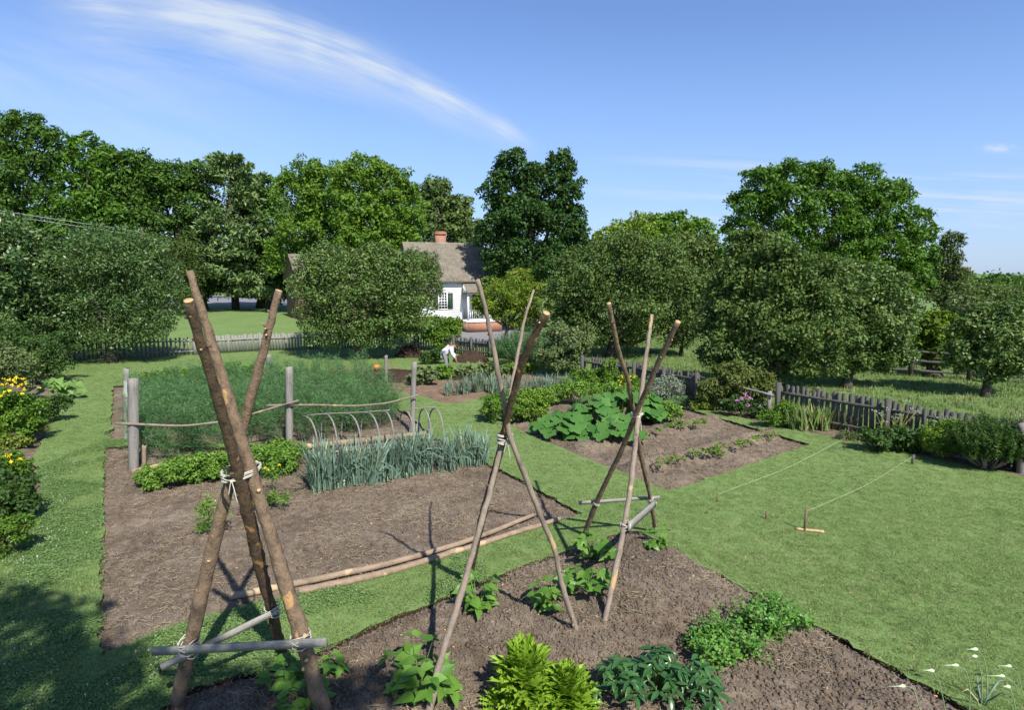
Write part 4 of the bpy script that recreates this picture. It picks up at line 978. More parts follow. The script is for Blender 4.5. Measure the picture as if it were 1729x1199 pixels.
# bed B: squash foliage, mulch, pumpkin, piles
for i, (b, bl, lb) in enumerate([((730, 648), [(718, 632, 20, 10), (705, 640, 16, 8)], 'wilted pale squash vine on the tan soil, left'), ((752, 640), [(750, 630, 15, 10)], 'dark green squash hill at the worker feet'), ((800, 638), [(790, 627, 18, 9), (822, 624, 20, 10), (845, 626, 14, 9)], 'grey-green squash vines behind the far leeks'), ((880, 630), [(880, 622, 30, 8)], 'low bright green crop behind the middle tepee')]):
    bush('squash_vine', lb, b, bl, LG['grey'] if i in (0, 2) else LG['bush'], 900, .17, 'squash vine', 'squash vines on the tan soil', tail=.2, asp=.8, tr=.02)
def mound(name, label, cat, foot, w_, h, m, seed=0, kind=None, dx=1.0):
    g = G(*foot); n = 22; a = np.linspace(-1, 1, n); X, Y = np.meshgrid(a, a); r = np.hypot(X, Y); Z = h * np.clip(1 - r ** 1.6, -.1, 1) + vnoise(X * 9 + seed, Y * 9, 1, seed) * h * .35 + vnoise(X * 9 + seed, Y * 9, .35, seed) * h * .2
    Z = np.where(r > 1, -.15, Z); i = (np.arange(n - 1)[:, None] * n + np.arange(n - 1)[None]).ravel()
    mb = MB(); mb.add(np.stack([X * w_, Y * w_ * .7, Z], -1).reshape(-1, 3), np.stack([i, i + 1, i + n + 1, i + n], 1)); o = mb.build(name, m, None, True, label=label, cat=cat, kind=kind); o.location = g; return o
mound('soil_pile', 'brown soil heap in front of the far fence under the small tree', 'soil pile', (692, 602), .85, .62, M_mulch, 1)
mound('compost_pile', 'dark compost heap against the fence right of the worker', 'compost pile', (795, 610), 1.0, .55, M_mulch, 2)
mound('mulch_strip', 'dark mulch heaped along the back of the tan soil bed, left part', 'mulch', (668, 636), 1.7, .3, M_mulch, 3)
mound('mulch_strip', 'dark mulch heaped beside the worker feet', 'mulch', (780, 634), 1.8, .22, M_mulch, 4)
bush('brush_pile', 'pile of cut dark weeds left of the worker', (738, 615), [(735, 600, 16, 11), (722, 607, 14, 7), (748, 598, 10, 8)], LG['bushd'], 1300, .14, 'brush pile', tr=.01, tail=.3)
# red stems by the pumpkin
mb = MB(); rg = np.random.default_rng(2); g = G(600, 632)
for k in range(150):
    x = rg.uniform(-1.2, 2.0); b_ = np.array([x, rg.uniform(-.3, .3), 0]); d = rdir(1, 1.6, rg)[0] * rg.uniform(.3, .6); tube(mb, [b_, b_ + d * .5, b_ + d], [.008, .006, .003], 3)
o = mb.build('red_stemmed_crop', plain('red_stems', (.26, .10, .09), .7), None, label='wispy reddish stems growing left of the pumpkin', cat='crop', kind='stuff'); o.location = g
o = thing('pumpkin', 'orange pumpkin lying on the grass by the red stems', 'pumpkin', G(637, 624)); mb = MB(); V = []; nu, nv = 28, 9
for j in range(nv):
    ph = math.pi * (j + .5) / nv
    for i in range(nu):
        th = 2 * math.pi * i / nu; r = .17 * math.sin(ph) ** .8 * (1 + .06 * abs(math.cos(th * 4))); V.append((r * math.cos(th), r * math.sin(th), .12 + .12 * math.cos(ph)))
mb.add(V, [(j * nu + i, j * nu + nu + i, j * nu + nu + (i + 1) % nu, j * nu + (i + 1) % nu) for j in range(nv - 1) for i in range(nu)]); mb.addl(V, [tuple(range(nu))])
mb.build('fruit', plain('pumpkin_skin', (.62, .22, .03), .5), o, True); mb = MB(); tube(mb, [(0, 0, .23), (.01, 0, .28), (.03, 0, .31)], [.02, .015, .012], 6); mb.build('stalk', M_stem, o, True)

# ------------------------------------------------------------------ fences
mbp = MB()
def picket_me(name, wd, h, m, seed, pointed=.03):
    rg = np.random.default_rng(seed); mb = MB(); w2 = wd / 2; t = .011
    prof = [(-w2, -.03), (w2, -.03), (w2 * rg.uniform(.85, 1), h * .5), (w2, h - pointed * 1.2), (w2 * .55, h - pointed * .3), (0, h), (-w2 * .6, h - pointed * .3), (-w2, h - pointed * 1.3)]
    n = len(prof); V = [(x, -t, z) for x, z in prof] + [(x, t, z) for x, z in prof]
    fl = [tuple(range(n)), tuple(range(2 * n - 1, n - 1, -1))] + [(i, i + n, (i + 1) % n + n, (i + 1) % n) for i in range(n)]
    mb.addl(V, fl); return mb.mesh(name, m)
PK = {}
def fence(label, P, h, pitch, wd, m, posts, group=None, cam_rail=True, rz=(.2, .8), gap_p=0.0, seed=0, pr_=.055, post_extra=.06):
    key = (wd, m.name)
    if key not in PK: PK[key] = [picket_me('picket', wd, 1.0, m, s) for s in range(5)]
    A = P[0]; o = thing('picket_fence', label, 'fence', (A.x, A.y, 0), group=group); rg = np.random.default_rng(seed)
    for a, b in zip(P[:-1], P[1:]):
        d = (b - a); L_ = d.length; d = d / L_; ang = math.atan2(d.y, d.x); nrm = Vector((d.y, -d.x, 0)); nrm = nrm if nrm.dot(Vector((0, 0, 0)) - (a + b) / 2) > 0 else -nrm
        nn = int(L_ / pitch)
        for i in range(nn):
            if rg.random() < gap_p: continue
            q = a + d * (i + .5) * L_ / nn - A + nrm * rg.normal() * .006
            M = Matrix.Translation(q) @ Matrix.Rotation(ang, 4, 'Z') @ Matrix.Rotation(rg.normal() * .022, 4, 'Y') @ Matrix.Rotation(rg.normal() * .02, 4, 'X') @ Matrix.Diagonal((rg.uniform(.85, 1.08), 1, h * rg.uniform(.95, 1.03), 1))
            link('picket', PK[key][rg.integers(5)], o, M)
        off = nrm * (.035 if cam_rail else -.035)
        for fz in rz: plank(o, a - A + off + Vector((0, 0, h * fz)), b - A + off + Vector((0, 0, h * fz * (1 + rg.normal() * .01))), .085, .04, m, name='rail')
        for k in range(posts + 1):
            q = a + d * L_ * k / max(1, posts) - A + nrm * (.10 if cam_rail else -.10); mb = MB(); box(mb, -pr_, pr_, -pr_, pr_, -.1, h + post_extra)
            link('fence_post', mb.mesh('fence_post', m), o, Matrix.Translation(q) @ Matrix.Rotation(ang + rg.normal() * .05, 4, 'Z') @ Matrix.Rotation(rg.normal() * .015, 4, 'X'))
    return o
M_pkfar = bark_mat('grey_pickets', (.13, .125, .11), (.25, .24, .22), scale=5, stretch=(3, 3, .3), bs=.4, bd=.005)
fence('shaded picket fence under the round shrub at far left', [G(-120, 622), G(115, 607), G(330, 599)], 1.0, .2, .11, M_pkfar, 4, seed=1)
fence('long sunlit grey picket fence between the left lawn and the garden', [G(330, 599), G(440, 592.5), G(600, 587)], 1.0, .165, .148, M_pkfar, 2, seed=2, rz=(.72,))
fence('short grey picket fence behind the soil heap', [G(600, 587), G(705, 590), G(765, 594)], .85, .165, .09, M_pkfar, 2, seed=3)
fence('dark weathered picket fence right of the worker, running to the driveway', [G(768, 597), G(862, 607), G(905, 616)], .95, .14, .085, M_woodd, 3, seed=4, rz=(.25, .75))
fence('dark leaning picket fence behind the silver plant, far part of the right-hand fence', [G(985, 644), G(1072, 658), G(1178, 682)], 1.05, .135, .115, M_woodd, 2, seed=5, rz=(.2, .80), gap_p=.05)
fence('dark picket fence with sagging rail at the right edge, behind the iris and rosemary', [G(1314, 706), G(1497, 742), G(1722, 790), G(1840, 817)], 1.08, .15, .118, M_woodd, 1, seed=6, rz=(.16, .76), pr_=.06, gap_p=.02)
o = thing('rail_fence_panel', 'bare rail with pale end post crossing the tangled shrub between two picket runs', 'fence', G(1180, 684)); b0 = o.location
plank(o, R(1182, 637, b0.y) - b0, R(1306, 668, G(1300, 708).y) - b0, .07, .05, M_wood, name='rail')
q = G(1297, 706) - b0; mb = MB(); tube(mb, [q + Vector((0, 0, -.1)), q + Vector((0, 0, .85))], [.07, .06], 6, lump=.1); mb.build('fence_post', M_wood, o)
post('stout grey post at the right picture edge beside the rosemary', (1727, 796), 716, .10, M_wood, None, name='wooden_post')
# split-rail fence
o = thing('split_rail_fence', 'split-rail fence with three dark rails behind the orchard at right', 'fence', G(1390, 626)); b0 = o.location.copy()
prev = None
for (x, y) in ((1390, 626), (1460, 631), (1537, 636), (1636, 643), (1745, 650), (1860, 658)):
    q = G(x, y) - b0; mb = MB(); box(mb, -.08, .08, -.07, .07, -.1, 1.35); link('fence_post', mb.mesh('fence_post', M_trunk), o, Matrix.Translation(q))
    if prev is not None:
        for z in (.3, .72, 1.12): mb = MB(); tube(mb, resample([prev + Vector((0, 0, z)), (prev + q) / 2 + Vector((0, 0, z - .05)), q + Vector((0, 0, z + .02))], 6), .055, 6, lump=.1); mb.build('rail', M_woodd, o)
    prev = q

# ------------------------------------------------------------------ stakes and strings on the lawn
def stake(label, foot, topy, r=.012, m=M_barkA, lean=0, name='stake'):
    g = G(*foot); t = R(foot[0] + lean, topy, g.y) - g; mb = MB(); tube(mb, [(0, 0, -.05), tuple(t * .5), tuple(t)], r, 7, 0, 0, lump=.1)
    o = mb.build(name, [m, M_cut], None, True, label=label, cat='stake', group='small stakes marking out the lawn'); o.location = g; return g + t * .85
s1 = stake('tallest thin stake on the open lawn, string tied to it', (1358, 897), 858, .02, lean=4)
s2 = stake('short dark metal peg at the flower border end of the string', (1540, 784), 768, .03, M_woodd, lean=3)
s3 = stake('thin stake in front of the iris border', (1426, 760), 737, .012)
s4 = stake('short peg near the right tepee where the far string ends', (1211, 848), 833, .012)
stake('stubby peg in the worn patch of lawn', (1294, 877), 864, .022)
stake('tiny peg left of the stubby one in the worn lawn', (1194, 867), 861, .014)
for a, b, lb in ((s1, s2, 'thin pale string stretched over the lawn from the tall stake'), (s4, s3, 'thin pale string lying nearer the soil bed')):
    mb = MB(); a = Vector(a); b = Vector(b); tube(mb, resample([a, (a + b) / 2 + Vector((0, 0, -.12)), b], 14), .0032, 4); mb.build('string', plain('string', (.42, .42, .28), .9), None, True, label=lb, cat='string')
A = G(1344, 893, .02); B = G(1391, 898, .02); tag(plank(None, A, B, .035, .06, M_cut, name='wood_slat'), 'small pale wood slat lying at the foot of the tall stake', 'wood slat')

# ------------------------------------------------------------------ border plants (right)
o = thing('iris_clump', 'wide clump of pale green sword-shaped iris leaves before the dark fence', 'iris', G(1382, 722)); rg = np.random.default_rng(4); mb = MB(); n = 420
for k in range(n):
    x = rg.uniform(-.95, .95); y = rg.normal() * .16; a = x * .55 + rg.normal() * .22; b = rg.normal() * .3 - .15; h = rg.uniform(.4, .85); t = np.linspace(0, 1, 5); lean = t ** 1.3 * h * .8
    c = np.c_[x + np.sin(a) * lean, y + b * lean, h * (t - .12 * t * t)]; f_ = rg.uniform(0, 3.14); sd_ = np.array([math.cos(f_ * .4), math.sin(f_ * .4), 0]); ww = .030 * (1 - t ** 3) + .001
    V = np.stack([c - sd_ * ww[:, None], c + sd_ * ww[:, None]], 1).reshape(-1, 3); i = np.arange(4)[:, None] * 2; mb.add(V, i + np.array([[0, 1, 3, 2]]), 0)
mb.build('blades', leaf_mat('iris_blades', (.12, .20, .055), (.26, .34, .12), odd=(.42, .33, .15), oddp=.10), o)
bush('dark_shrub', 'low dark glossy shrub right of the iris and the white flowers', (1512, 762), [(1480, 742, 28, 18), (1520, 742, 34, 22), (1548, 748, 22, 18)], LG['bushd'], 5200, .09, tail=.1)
bush('feathery_herb', 'feathery yellow-green herb between the dark shrub and the rosemary', (1592, 772), [(1575, 738, 24, 26), (1600, 735, 24, 30), (1590, 755, 28, 18)], LG['tansy'], 6500, .07, 'herb', asp=.3, tail=.15)
def spiky(name, label, foot, w_, h, m, n, cat, seed=0, px=None, tip=.16, stems=True, el0=.35):
    rg = np.random.default_rng(seed); g = G(*foot); o = thing(name, label, cat, g); mb = MB(); ms = MB()
    for k in range(n):
        a = rg.uniform(0, 6.28); rr = math.sqrt(rg.uniform(0, 1)) * w_; b = np.array([math.cos(a) * rr, math.sin(a) * rr * .7, el0 * h * rg.uniform(.6, 1.2)]); d = np.array([b[0] * .5, b[1] * .5, 1.0]) + rg.normal(size=3) * .15; d /= np.linalg.norm(d)
        L_ = h * (1 - .45 * (rr / w_) ** 2) * rg.uniform(.45, .8); nn = 64; t = rg.uniform(0, 1, nn); P = b + d * (L_ * t)[:, None]; rd = rdir(nn, 0, rg)
        leaves(mb, P, rdir(nn, 0, rg), rd * .8 + d * .9, rg.uniform(.05, .10, nn), .28)
        if k % 30 == 0: tube(ms, resample([(0, 0, -.05), b * .6 * [1, 1, .5], b], 5), [.03, .025, .02, .012, .008], 5, lump=.1)
    tube(ms, resample([(-.1, 0, -.05), (-.25, -.2, .1), (-.3, -.25, .35)], 5), .045, 6, lump=.2)
    mb.build('foliage', m, o); ms.build('stem', M_barkC, o, True); return o
spiky('rosemary_bush', 'large dark rosemary bush with bare twisted stems at the right edge', (1668, 790), .80, 1.12, LG['rose'], 420, 'rosemary', 3)
bush('low_herb', 'small grey-green creeping herb beside a stone in the border', (1432, 742), [(1430, 736, 22, 9)], LG['grey'], 1400, .045, 'herb')
def umbels(label, foot, pts, seed=0, m=None):
    g = G(*foot); o = thing('tall_white_flower', label, 'flower', g); ms = MB(); rg = np.random.default_rng(seed)
    for (x, y) in pts:
        q = R(x, y, g.y + rg.uniform(-.2, .2)) - g; tube(ms, resample([(rg.normal() * .05, 0, 0), tuple(q * .5 + Vector((rg.normal() * .05, 0, 0))), tuple(q)], 6), .006, 4)
        mb = MB(); n = 26; d = rg.normal(size=(n, 3)) * np.array([.05, .05, .018]); leaves(mb, np.array(q) + d, rdir(n, 2, rg), rdir(n, 0, rg), .025, .9); mb.build('flower', M_umb, o)
        k = 8; t = rg.uniform(.2, .9, k)[:, None]; leaves(ms, np.array(q) * t, rdir(k, .3, rg), rdir(k, .6, rg), .14, .12)
    ms.build('stem', m or leaf_mat('straw_stem_green', (.12, .14, .04), (.30, .28, .10)), o)
M_umb = plain('greenish_white_flowers', (.42, .46, .36), .8)
umbels('tall seeding plant with greenish white heads in front of the middle fence post', (1500, 756), [(1478, 694), (1488, 700), (1500, 690), (1530, 677), (1538, 690), (1510, 705), (1548, 695), (1520, 700), (1495, 712)], 1)
umbels('tall plant with greenish white heads left of the rosemary', (1588, 768), [(1578, 712), (1590, 708), (1600, 704), (1608, 716), (1585, 722), (1622, 730), (1572, 725)], 2)
bush('phlox', 'leafy plant with pink phlox flowers before the tangled fence shrub', (1250, 702), [(1240, 684, 22, 16), (1275, 690, 22, 14)], LG['bushd'], 3000, .08, 'phlox')
PX = bpy.data.objects['phlox']; M_pink = plain('pink_petals', (.55, .16, .50), .7); rg = np.random.default_rng(5)
for (x, y) in ((1252, 672), (1260, 668), (1266, 672), (1250, 680), (1245, 676), (1282, 688), (1298, 696), (1318, 678), (1262, 684)):
    q = R(x, y, PX.location.y - .25) - PX.location; mb = MB(); n = 16; leaves(mb, np.array(q) + rg.normal(size=(n, 3)) * .03, rdir(n, .5, rg) + [0, -1, 0], rdir(n, 0, rg), .04, .9); mb.build('flower', M_pink, PX)
bush('leafy_herb', 'mid-green herb clump between the phlox and the iris', (1312, 722), [(1300, 706, 22, 13), (1325, 700, 18, 22)], LG['bush'], 3000, .07, 'herb', tail=.15)
bush('yellow_green_herb', 'low yellow-green herb right of the silver plant', (1185, 692), [(1180, 684, 18, 9), (1198, 686, 12, 8)], LG['yellowg'], 1500, .055, 'herb')
bush('silver_herb', 'silvery grey-green bushy herb in front of the far part of the right fence', (1125, 676), [(1105, 655, 22, 18), (1130, 652, 24, 18), (1150, 662, 18, 12)], LG['silver'], 4500, .08, 'herb', asp=.3, tail=.2)
bush('blue_green_herb', 'low bluish green cushion right of the silvery herb', (1150, 684), [(1148, 676, 24, 9)], leaf_mat('blue_green', (.07, .15, .08), (.15, .26, .15)), 1800, .05, 'herb', asp=.25)
o = bush('yellow_flower_plant', 'bushy plant with yellow flowers behind the squash', (1065, 664), [(1060, 646, 20, 14), (1078, 650, 14, 12)], LG['bush'], 2500, .07, 'flower', tail=.1)
for k in range(16):
    q = R(rng.uniform(1045, 1082), rng.uniform(634, 656), o.location.y - .45) - o.location; mb = MB(); d = rdir(8, .9, rng); leaves(mb, np.array([q] * 8), rdir(8, 1, rng), d, .05, .6); mb.build('flower', M_yel, o)
bush('leafy_herb', 'bright leafy herbs at the far end of the right border', (1000, 652), [(985, 636, 26, 13), (1015, 634, 24, 14), (1000, 642, 34, 10)], LG['bush'], 4200, .09, 'herb')
bush('tall_herb', 'upright leafy herb in front of the far fence rail', (1030, 656), [(1030, 626, 14, 20), (1038, 642, 18, 12), (1020, 645, 18, 10)], LG['bush'], 2600, .085, 'herb', tail=.2)
# ------------------------------------------------------------------ border plants (left)
o = bush('yellow_flower_bush', 'tall bush covered with yellow daisy flowers in the left border', (25, 748), [(10, 690, 30, 34), (45, 692, 28, 32), (-20, 700, 30, 34), (30, 715, 36, 24)], LG['bush'], 8000, .09, 'flower bush', tail=.1)
for (x, y) in ((6, 640), (15, 641), (28, 638), (35, 640), (42, 640), (12, 648), (26, 645), (16, 660), (31, 653), (40, 657), (4, 650), (35, 650), (8, 663), (20, 651), (43, 647), (2, 670), (38, 665), (24, 642), (66, 655)):
    q = R(x, y, o.location.y - .5) - o.location; mb = MB(); d = rdir(14, .4, rng); leaves(mb, np.array([q] * 14), rdir(14, 1.5, rng), d, .055, .5); mb.build('flower', M_yel, o)
rg = random.Random(3); o = thing('broad_leaf_plant', 'pale broad-leaved plant leaning onto the grass at the left border', 'plant', G(98, 674))
for k in range(46):
    a = rg.uniform(0, 6.28); rr = rg.uniform(0, .75); e = Vector((rr * math.cos(a) + .05, rr * math.sin(a) * .6, .9 * (1 - .5 * rr) * rg.uniform(.4, 1))); link('leaf', ME_hos[rg.randrange(2)], o, frame_m(e, (math.cos(a), math.sin(a) - .2, -.3), (rg.uniform(-.4, .4), -.5, 1), rg.uniform(.22, .36)))
bush('fine_shrub', 'small low bright green cushion plant at the border edge', (55, 742), [(50, 728, 22, 13), (68, 724, 16, 10)], LG['bush'], 3500, .05, asp=.25)
bush('border_clump', 'yellowish low leafy clump below the cushion plant', (25, 756), [(15, 745, 26, 12), (38, 746, 16, 9)], LG['yellowg'], 2200, .08)
o = bush('daylily_clump', 'low clump with yellow flowers at the left edge above the dark shrubs', (22, 800), [(12, 782, 24, 18), (35, 786, 18, 12)], LG['bush'], 2400, .1, 'flower', asp=.25, tail=.3)
for (x, y) in ((10, 768), (15, 771), (18, 769), (33, 775), (36, 777), (19, 780), (3, 772)):
    q = R(x, y, o.location.y - .3) - o.location; mb = MB(); d = rdir(10, .4, rng); leaves(mb, np.array([q] * 10), rdir(10, 1.5, rng), d, .05, .5); mb.build('flower', M_yel, o)
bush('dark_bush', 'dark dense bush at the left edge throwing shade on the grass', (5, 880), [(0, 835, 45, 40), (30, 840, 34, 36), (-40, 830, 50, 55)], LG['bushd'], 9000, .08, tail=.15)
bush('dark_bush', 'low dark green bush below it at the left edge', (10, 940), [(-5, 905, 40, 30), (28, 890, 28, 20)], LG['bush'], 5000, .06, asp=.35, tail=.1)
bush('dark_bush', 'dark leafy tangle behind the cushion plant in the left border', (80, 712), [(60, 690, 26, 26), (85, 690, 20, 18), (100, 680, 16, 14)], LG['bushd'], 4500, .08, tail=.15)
bush('light_shrub', 'open yellow-tipped shrub above the yellow flowers', (40, 650), [(35, 610, 32, 24), (60, 615, 26, 24), (10, 612, 30, 24)], LG['yellowg'], 6500, .09, tail=.2)
bush('grey_shrub', 'grey-green rounded shrub left of the shaded fence', (70, 618), [(60, 562, 44, 34), (90, 575, 28, 30), (25, 560, 40, 36)], LG['grey'], 11000, .12, tail=.12)
bush('grey_shrub', 'larger grey-green shrub at the left picture edge', (0, 640), [(-20, 580, 50, 50), (10, 600, 40, 40)], LG['pear'], 8000, .12, tail=.12)

bush('tall_border_shrub', 'tall rounded mid-green shrub filling the far left border beside the grass', (72, 648), [(60, 600, 38, 36), (95, 596, 30, 34), (30, 590, 34, 40), (80, 625, 34, 20)], LG['bushd'], 9000, .11, tail=.14)
bush('tall_border_shrub', 'tall dark shrub at the left picture edge above the yellow daisies', (8, 690), [(-10, 620, 46, 44), (20, 628, 34, 34)], LG['grey'], 7000, .10, tail=.14)
# ------------------------------------------------------------------ garden trees
tree('pear_tree', 'big round-headed pear tree left, standing over the shaded fence', (190, 612), [(190, 425, 78, 46), (250, 455, 50, 50), (180, 462, 86, 76), (235, 490, 66, 74), (120, 480, 60, 70), (170, 520, 92, 60), (175, 556, 92, 38), (240, 556, 54, 34), (118, 565, 44, 30), (255, 520, 48, 56), (110, 530, 50, 52), (200, 430, 60, 44)], LG['pear'], 50000, .155, .22, sub=.2, tail=.05, asp=.4, fill=.25)
tree('pear_tree', 'taller grey-green tree at the left picture edge behind the border', (20, 625), [(20, 430, 60, 60), (-30, 470, 70, 80), (50, 490, 50, 70), (10, 540, 60, 50)], LG['pear'], 26000, .2, .22, sub=.24, tail=.06, asp=.4)
tree('apple_tree', 'broad apple tree in front of the white house, its shade on the lawn', (607, 606), [(600, 470, 78, 52), (552, 446, 46, 36), (530, 480, 40, 48), (690, 458, 40, 38), (552, 500, 46, 50), (660, 490, 62, 58), (610, 530, 88, 48), (536, 545, 36, 36), (690, 530, 46, 40), (640, 440, 50, 28), (570, 560, 44, 28), (665, 560, 44, 24), (605, 570, 40, 20)], LG['apple'], 52000, .145, .28, sub=.22, tail=.06, asp=.5, limbs=12)
tree('young_tree', 'airy light green tree between the apple tree and the white house wall', (702, 590), [(705, 470, 36, 46), (728, 490, 20, 40), (700, 520, 36, 40), (722, 440, 18, 18)], LG['grey'], 17000, .14, .1, sub=.3, tail=.15, asp=.35, fill=.15)
bush('bush', 'dark green bush below the white house, right of the soil heap', (742, 592), [(738, 560, 32, 26), (760, 562, 20, 16), (725, 555, 22, 22), (765, 545, 16, 10)], LG['bush'], 8000, .14, tail=.12)
tree('peach_tree', 'bright green peach tree with reddish tips right of the white house', (852, 590), [(840, 500, 38, 34), (875, 495, 40, 36), (905, 510, 32, 34), (860, 530, 34, 22), (815, 515, 20, 20), (900, 545, 24, 20)], LG['peach'], 15000, .2, .15, sub=.26, tail=.12, asp=.3, limbs=12, fill=.1)
spiky('fennel', 'dark feathery rounded bush at the foot of the peach tree', (890, 618), 1.4, 2.0, LG['fern'], 520, 'shrub', 5, el0=.25)
tree('shrub', 'tall tangled shrub at the start of the right fence', (948, 634), [(945, 585, 34, 34), (975, 580, 26, 36), (935, 605, 30, 22), (962, 610, 26, 20)], LG['grey'], 12000, .13, .06, cat='shrub', tail=.12, cname='foliage')
tree('apple_tree', 'wide apple tree behind the right tepee tops, dark trunk on green grass', (1030, 604), [(1050, 450, 70, 56), (985, 480, 58, 56), (1110, 470, 66, 60), (1040, 520, 92, 60), (960, 520, 44, 50), (1140, 520, 40, 56), (1080, 555, 52, 30), (990, 560, 50, 30), (1060, 415, 34, 30), (1180, 490, 24, 40)], LG['appler'], 47000, .155, .3, sub=.22, tail=.07, limbs=10)
tree('apple_tree', 'slender young apple tree with pale trunk between the two big apple trees', (1150, 602), [(1150, 545, 32, 34), (1165, 520, 22, 30), (1145, 570, 26, 16)], LG['grey'], 7000, .15, .12, tail=.12)
tree('apple_tree', 'largest leaning apple tree right of centre, crown down to the fence', (1270, 668), [(1290, 460, 66, 58), (1240, 500, 50, 60), (1340, 490, 66, 70), (1290, 550, 92, 66), (1220, 560, 44, 60), (1370, 560, 60, 56), (1300, 610, 70, 40), (1370, 610, 52, 34), (1390, 500, 40, 48), (1265, 420, 30, 34)], LG['appler'], 60000, .135, .3, sub=.2, tail=.08, limbs=12)
tree('apple_tree', 'apple tree with short dark trunk over the orchard grass, right of the largest one', (1428, 655), [(1440, 490, 56, 46), (1480, 520, 52, 56), (1430, 560, 66, 60), (1495, 570, 44, 50), (1440, 610, 56, 26), (1500, 600, 34, 24), (1400, 530, 40, 60)], LG['apple'], 44000, .135, .2, sub=.22, tail=.08)
tree('shrub', 'tangled shrub with russet twigs growing through the right fence gap', (1240, 692), [(1215, 655, 30, 26), (1250, 645, 34, 34), (1285, 650, 26, 26), (1238, 626, 34, 20), (1194, 662, 18, 18)], leaf_mat('russet_shrub', (.045, .065, .022), (.09, .135, .04), odd=(.22, .14, .05), oddp=.06), 15000, .10, .05, cat='shrub', tail=.14, cname='foliage', asp=.5)
tree('vine_tree', 'dark tree trunk wrapped in bright yellow-green vines behind the split-rail fence', (1576, 636), [(1580, 545, 36, 24), (1560, 560, 24, 28), (1605, 560, 22, 30), (1580, 575, 26, 30), (1576, 605, 16, 24)], leaf_mat('vine_leaves', (.02, .055, .012), (.11, .18, .02)), 9000, .17, .35, tail=.15)
tree('apple_tree', 'small apple tree with dark forked trunk at the right picture edge', (1664, 670), [(1680, 560, 48, 44), (1640, 585, 36, 40), (1715, 590, 44, 50), (1670, 610, 50, 30), (1700, 540, 40, 30), (1625, 610, 20, 22)], LG['apple'], 24000, .13, .16, sub=.24, tail=.1, limbs=12)
tree('dead_tree', 'bare twiggy grey tree half hidden behind the vine-wrapped trunk', (1630, 628), [(1640, 520, 34, 24), (1655, 540, 26, 22)], LG['grey'], 2500, .16, .15, tail=.3, limbs=24)

# ------------------------------------------------------------------ far trees
def ft(name, lb, base, blobs, key, n, leaf, sub=.24, tr=.45, tail=.03, **k): return tree(name, lb, base, blobs, LG[key], n, leaf, tr, None, 'tree', sub, tail=tail, **k)
ft('oak_tree', 'tallest dark oak at the left picture edge of the wood', (40, 528), [(30, 225, 48, 46), (75, 250, 34, 46), (-10, 260, 50, 60), (40, 310, 60, 60), (-20, 360, 60, 70), (60, 380, 60, 60), (20, 450, 70, 60)], 'oak', 26000, .42)
ft('oak_tree', 'second oak of the wood with a double-peaked top', (160, 527), [(150, 262, 40, 34), (120, 290, 32, 44), (185, 285, 34, 36), (150, 340, 64, 56), (120, 400, 56, 60), (190, 390, 50, 60), (150, 460, 70, 50)], 'walnut', 24000, .42)
ft('oak_tree', 'third oak of the wood, rounded top left of the pine', (225, 526), [(222, 280, 36, 34), (250, 310, 38, 40), (210, 340, 40, 46), (240, 380, 50, 50), (220, 450, 60, 50)], 'oak', 17000, .42)
ft('oak_tree', 'fourth tree of the wood, dark flat-topped crown just left of the pine', (300, 524), [(295, 300, 36, 28), (330, 305, 30, 30), (275, 320, 30, 36), (310, 350, 50, 44), (300, 420, 56, 56), (330, 470, 40, 40)], 'oak', 17000, .42)
ft('cedar_tree', 'dull olive-green cedar below the oaks, right of the round pear tree', (275, 533), [(262, 420, 40, 26), (290, 440, 36, 40), (250, 460, 40, 40), (300, 480, 40, 40), (270, 500, 44, 26), (320, 440, 22, 50)], 'cedar', 14000, .32, tail=.15, asp=.3)
ft('oak_tree', 'light green tree behind the pine, peeping over on its right', (440, 520), [(440, 322, 34, 28), (415, 345, 34, 40), (455, 360, 36, 46), (440, 430, 46, 60), (460, 480, 34, 36)], 'walnut', 13000, .42)
ft('maple_tree', 'broad bright green tree left of the chimney, first half of the bright pair', (530, 530), [(520, 300, 40, 34), (500, 340, 44, 50), (555, 330, 44, 50), (520, 390, 60, 50), (490, 430, 40, 46), (560, 400, 50, 50)], 'oakb', 28000, .33)
ft('maple_tree', 'broadest bright green tree behind the house, rounded top above the apple tree', (640, 535), [(615, 292, 40, 36), (655, 310, 42, 38), (600, 330, 50, 50), (680, 345, 42, 40), (630, 380, 70, 50), (690, 395, 36, 40), (600, 420, 56, 46), (660, 430, 60, 40)], 'oakb', 36000, .33)
ft('pale_tree', 'hazier grey-green tree with bare top twigs behind the house chimney', (735, 515), [(735, 325, 28, 26), (715, 350, 26, 34), (750, 360, 40, 36), (775, 365, 26, 36), (745, 410, 48, 44), (790, 400, 26, 50)], 'far', 14000, .5, tail=.12, limbs=26)
ft('maple_tree', 'dark green maple with two peaks towering right of the house', (895, 560), [(868, 282, 30, 30), (945, 280, 28, 26), (840, 320, 32, 34), (900, 310, 34, 34), (950, 320, 34, 34), (880, 370, 62, 50), (950, 380, 48, 44), (840, 400, 40, 46), (900, 440, 74, 46), (965, 420, 34, 36), (855, 450, 36, 30)], 'dark', 50000, .25, sub=.22, tr=.5, tail=.05, fill=.2)
ft('far_tree', 'yellow-green tree top between the dark maple and the apple tree', (1050, 520), [(1048, 392, 28, 22), (1080, 392, 30, 34), (1020, 410, 26, 26), (1060, 430, 50, 40)], 'peach', 8000, .4)
ft('far_tree', 'bright tree topping the middle gap, highest there', (1120, 515), [(1095, 385, 36, 26), (1140, 385, 36, 26), (1180, 395, 30, 28), (1120, 420, 60, 40)], 'oakb', 12000, .45)
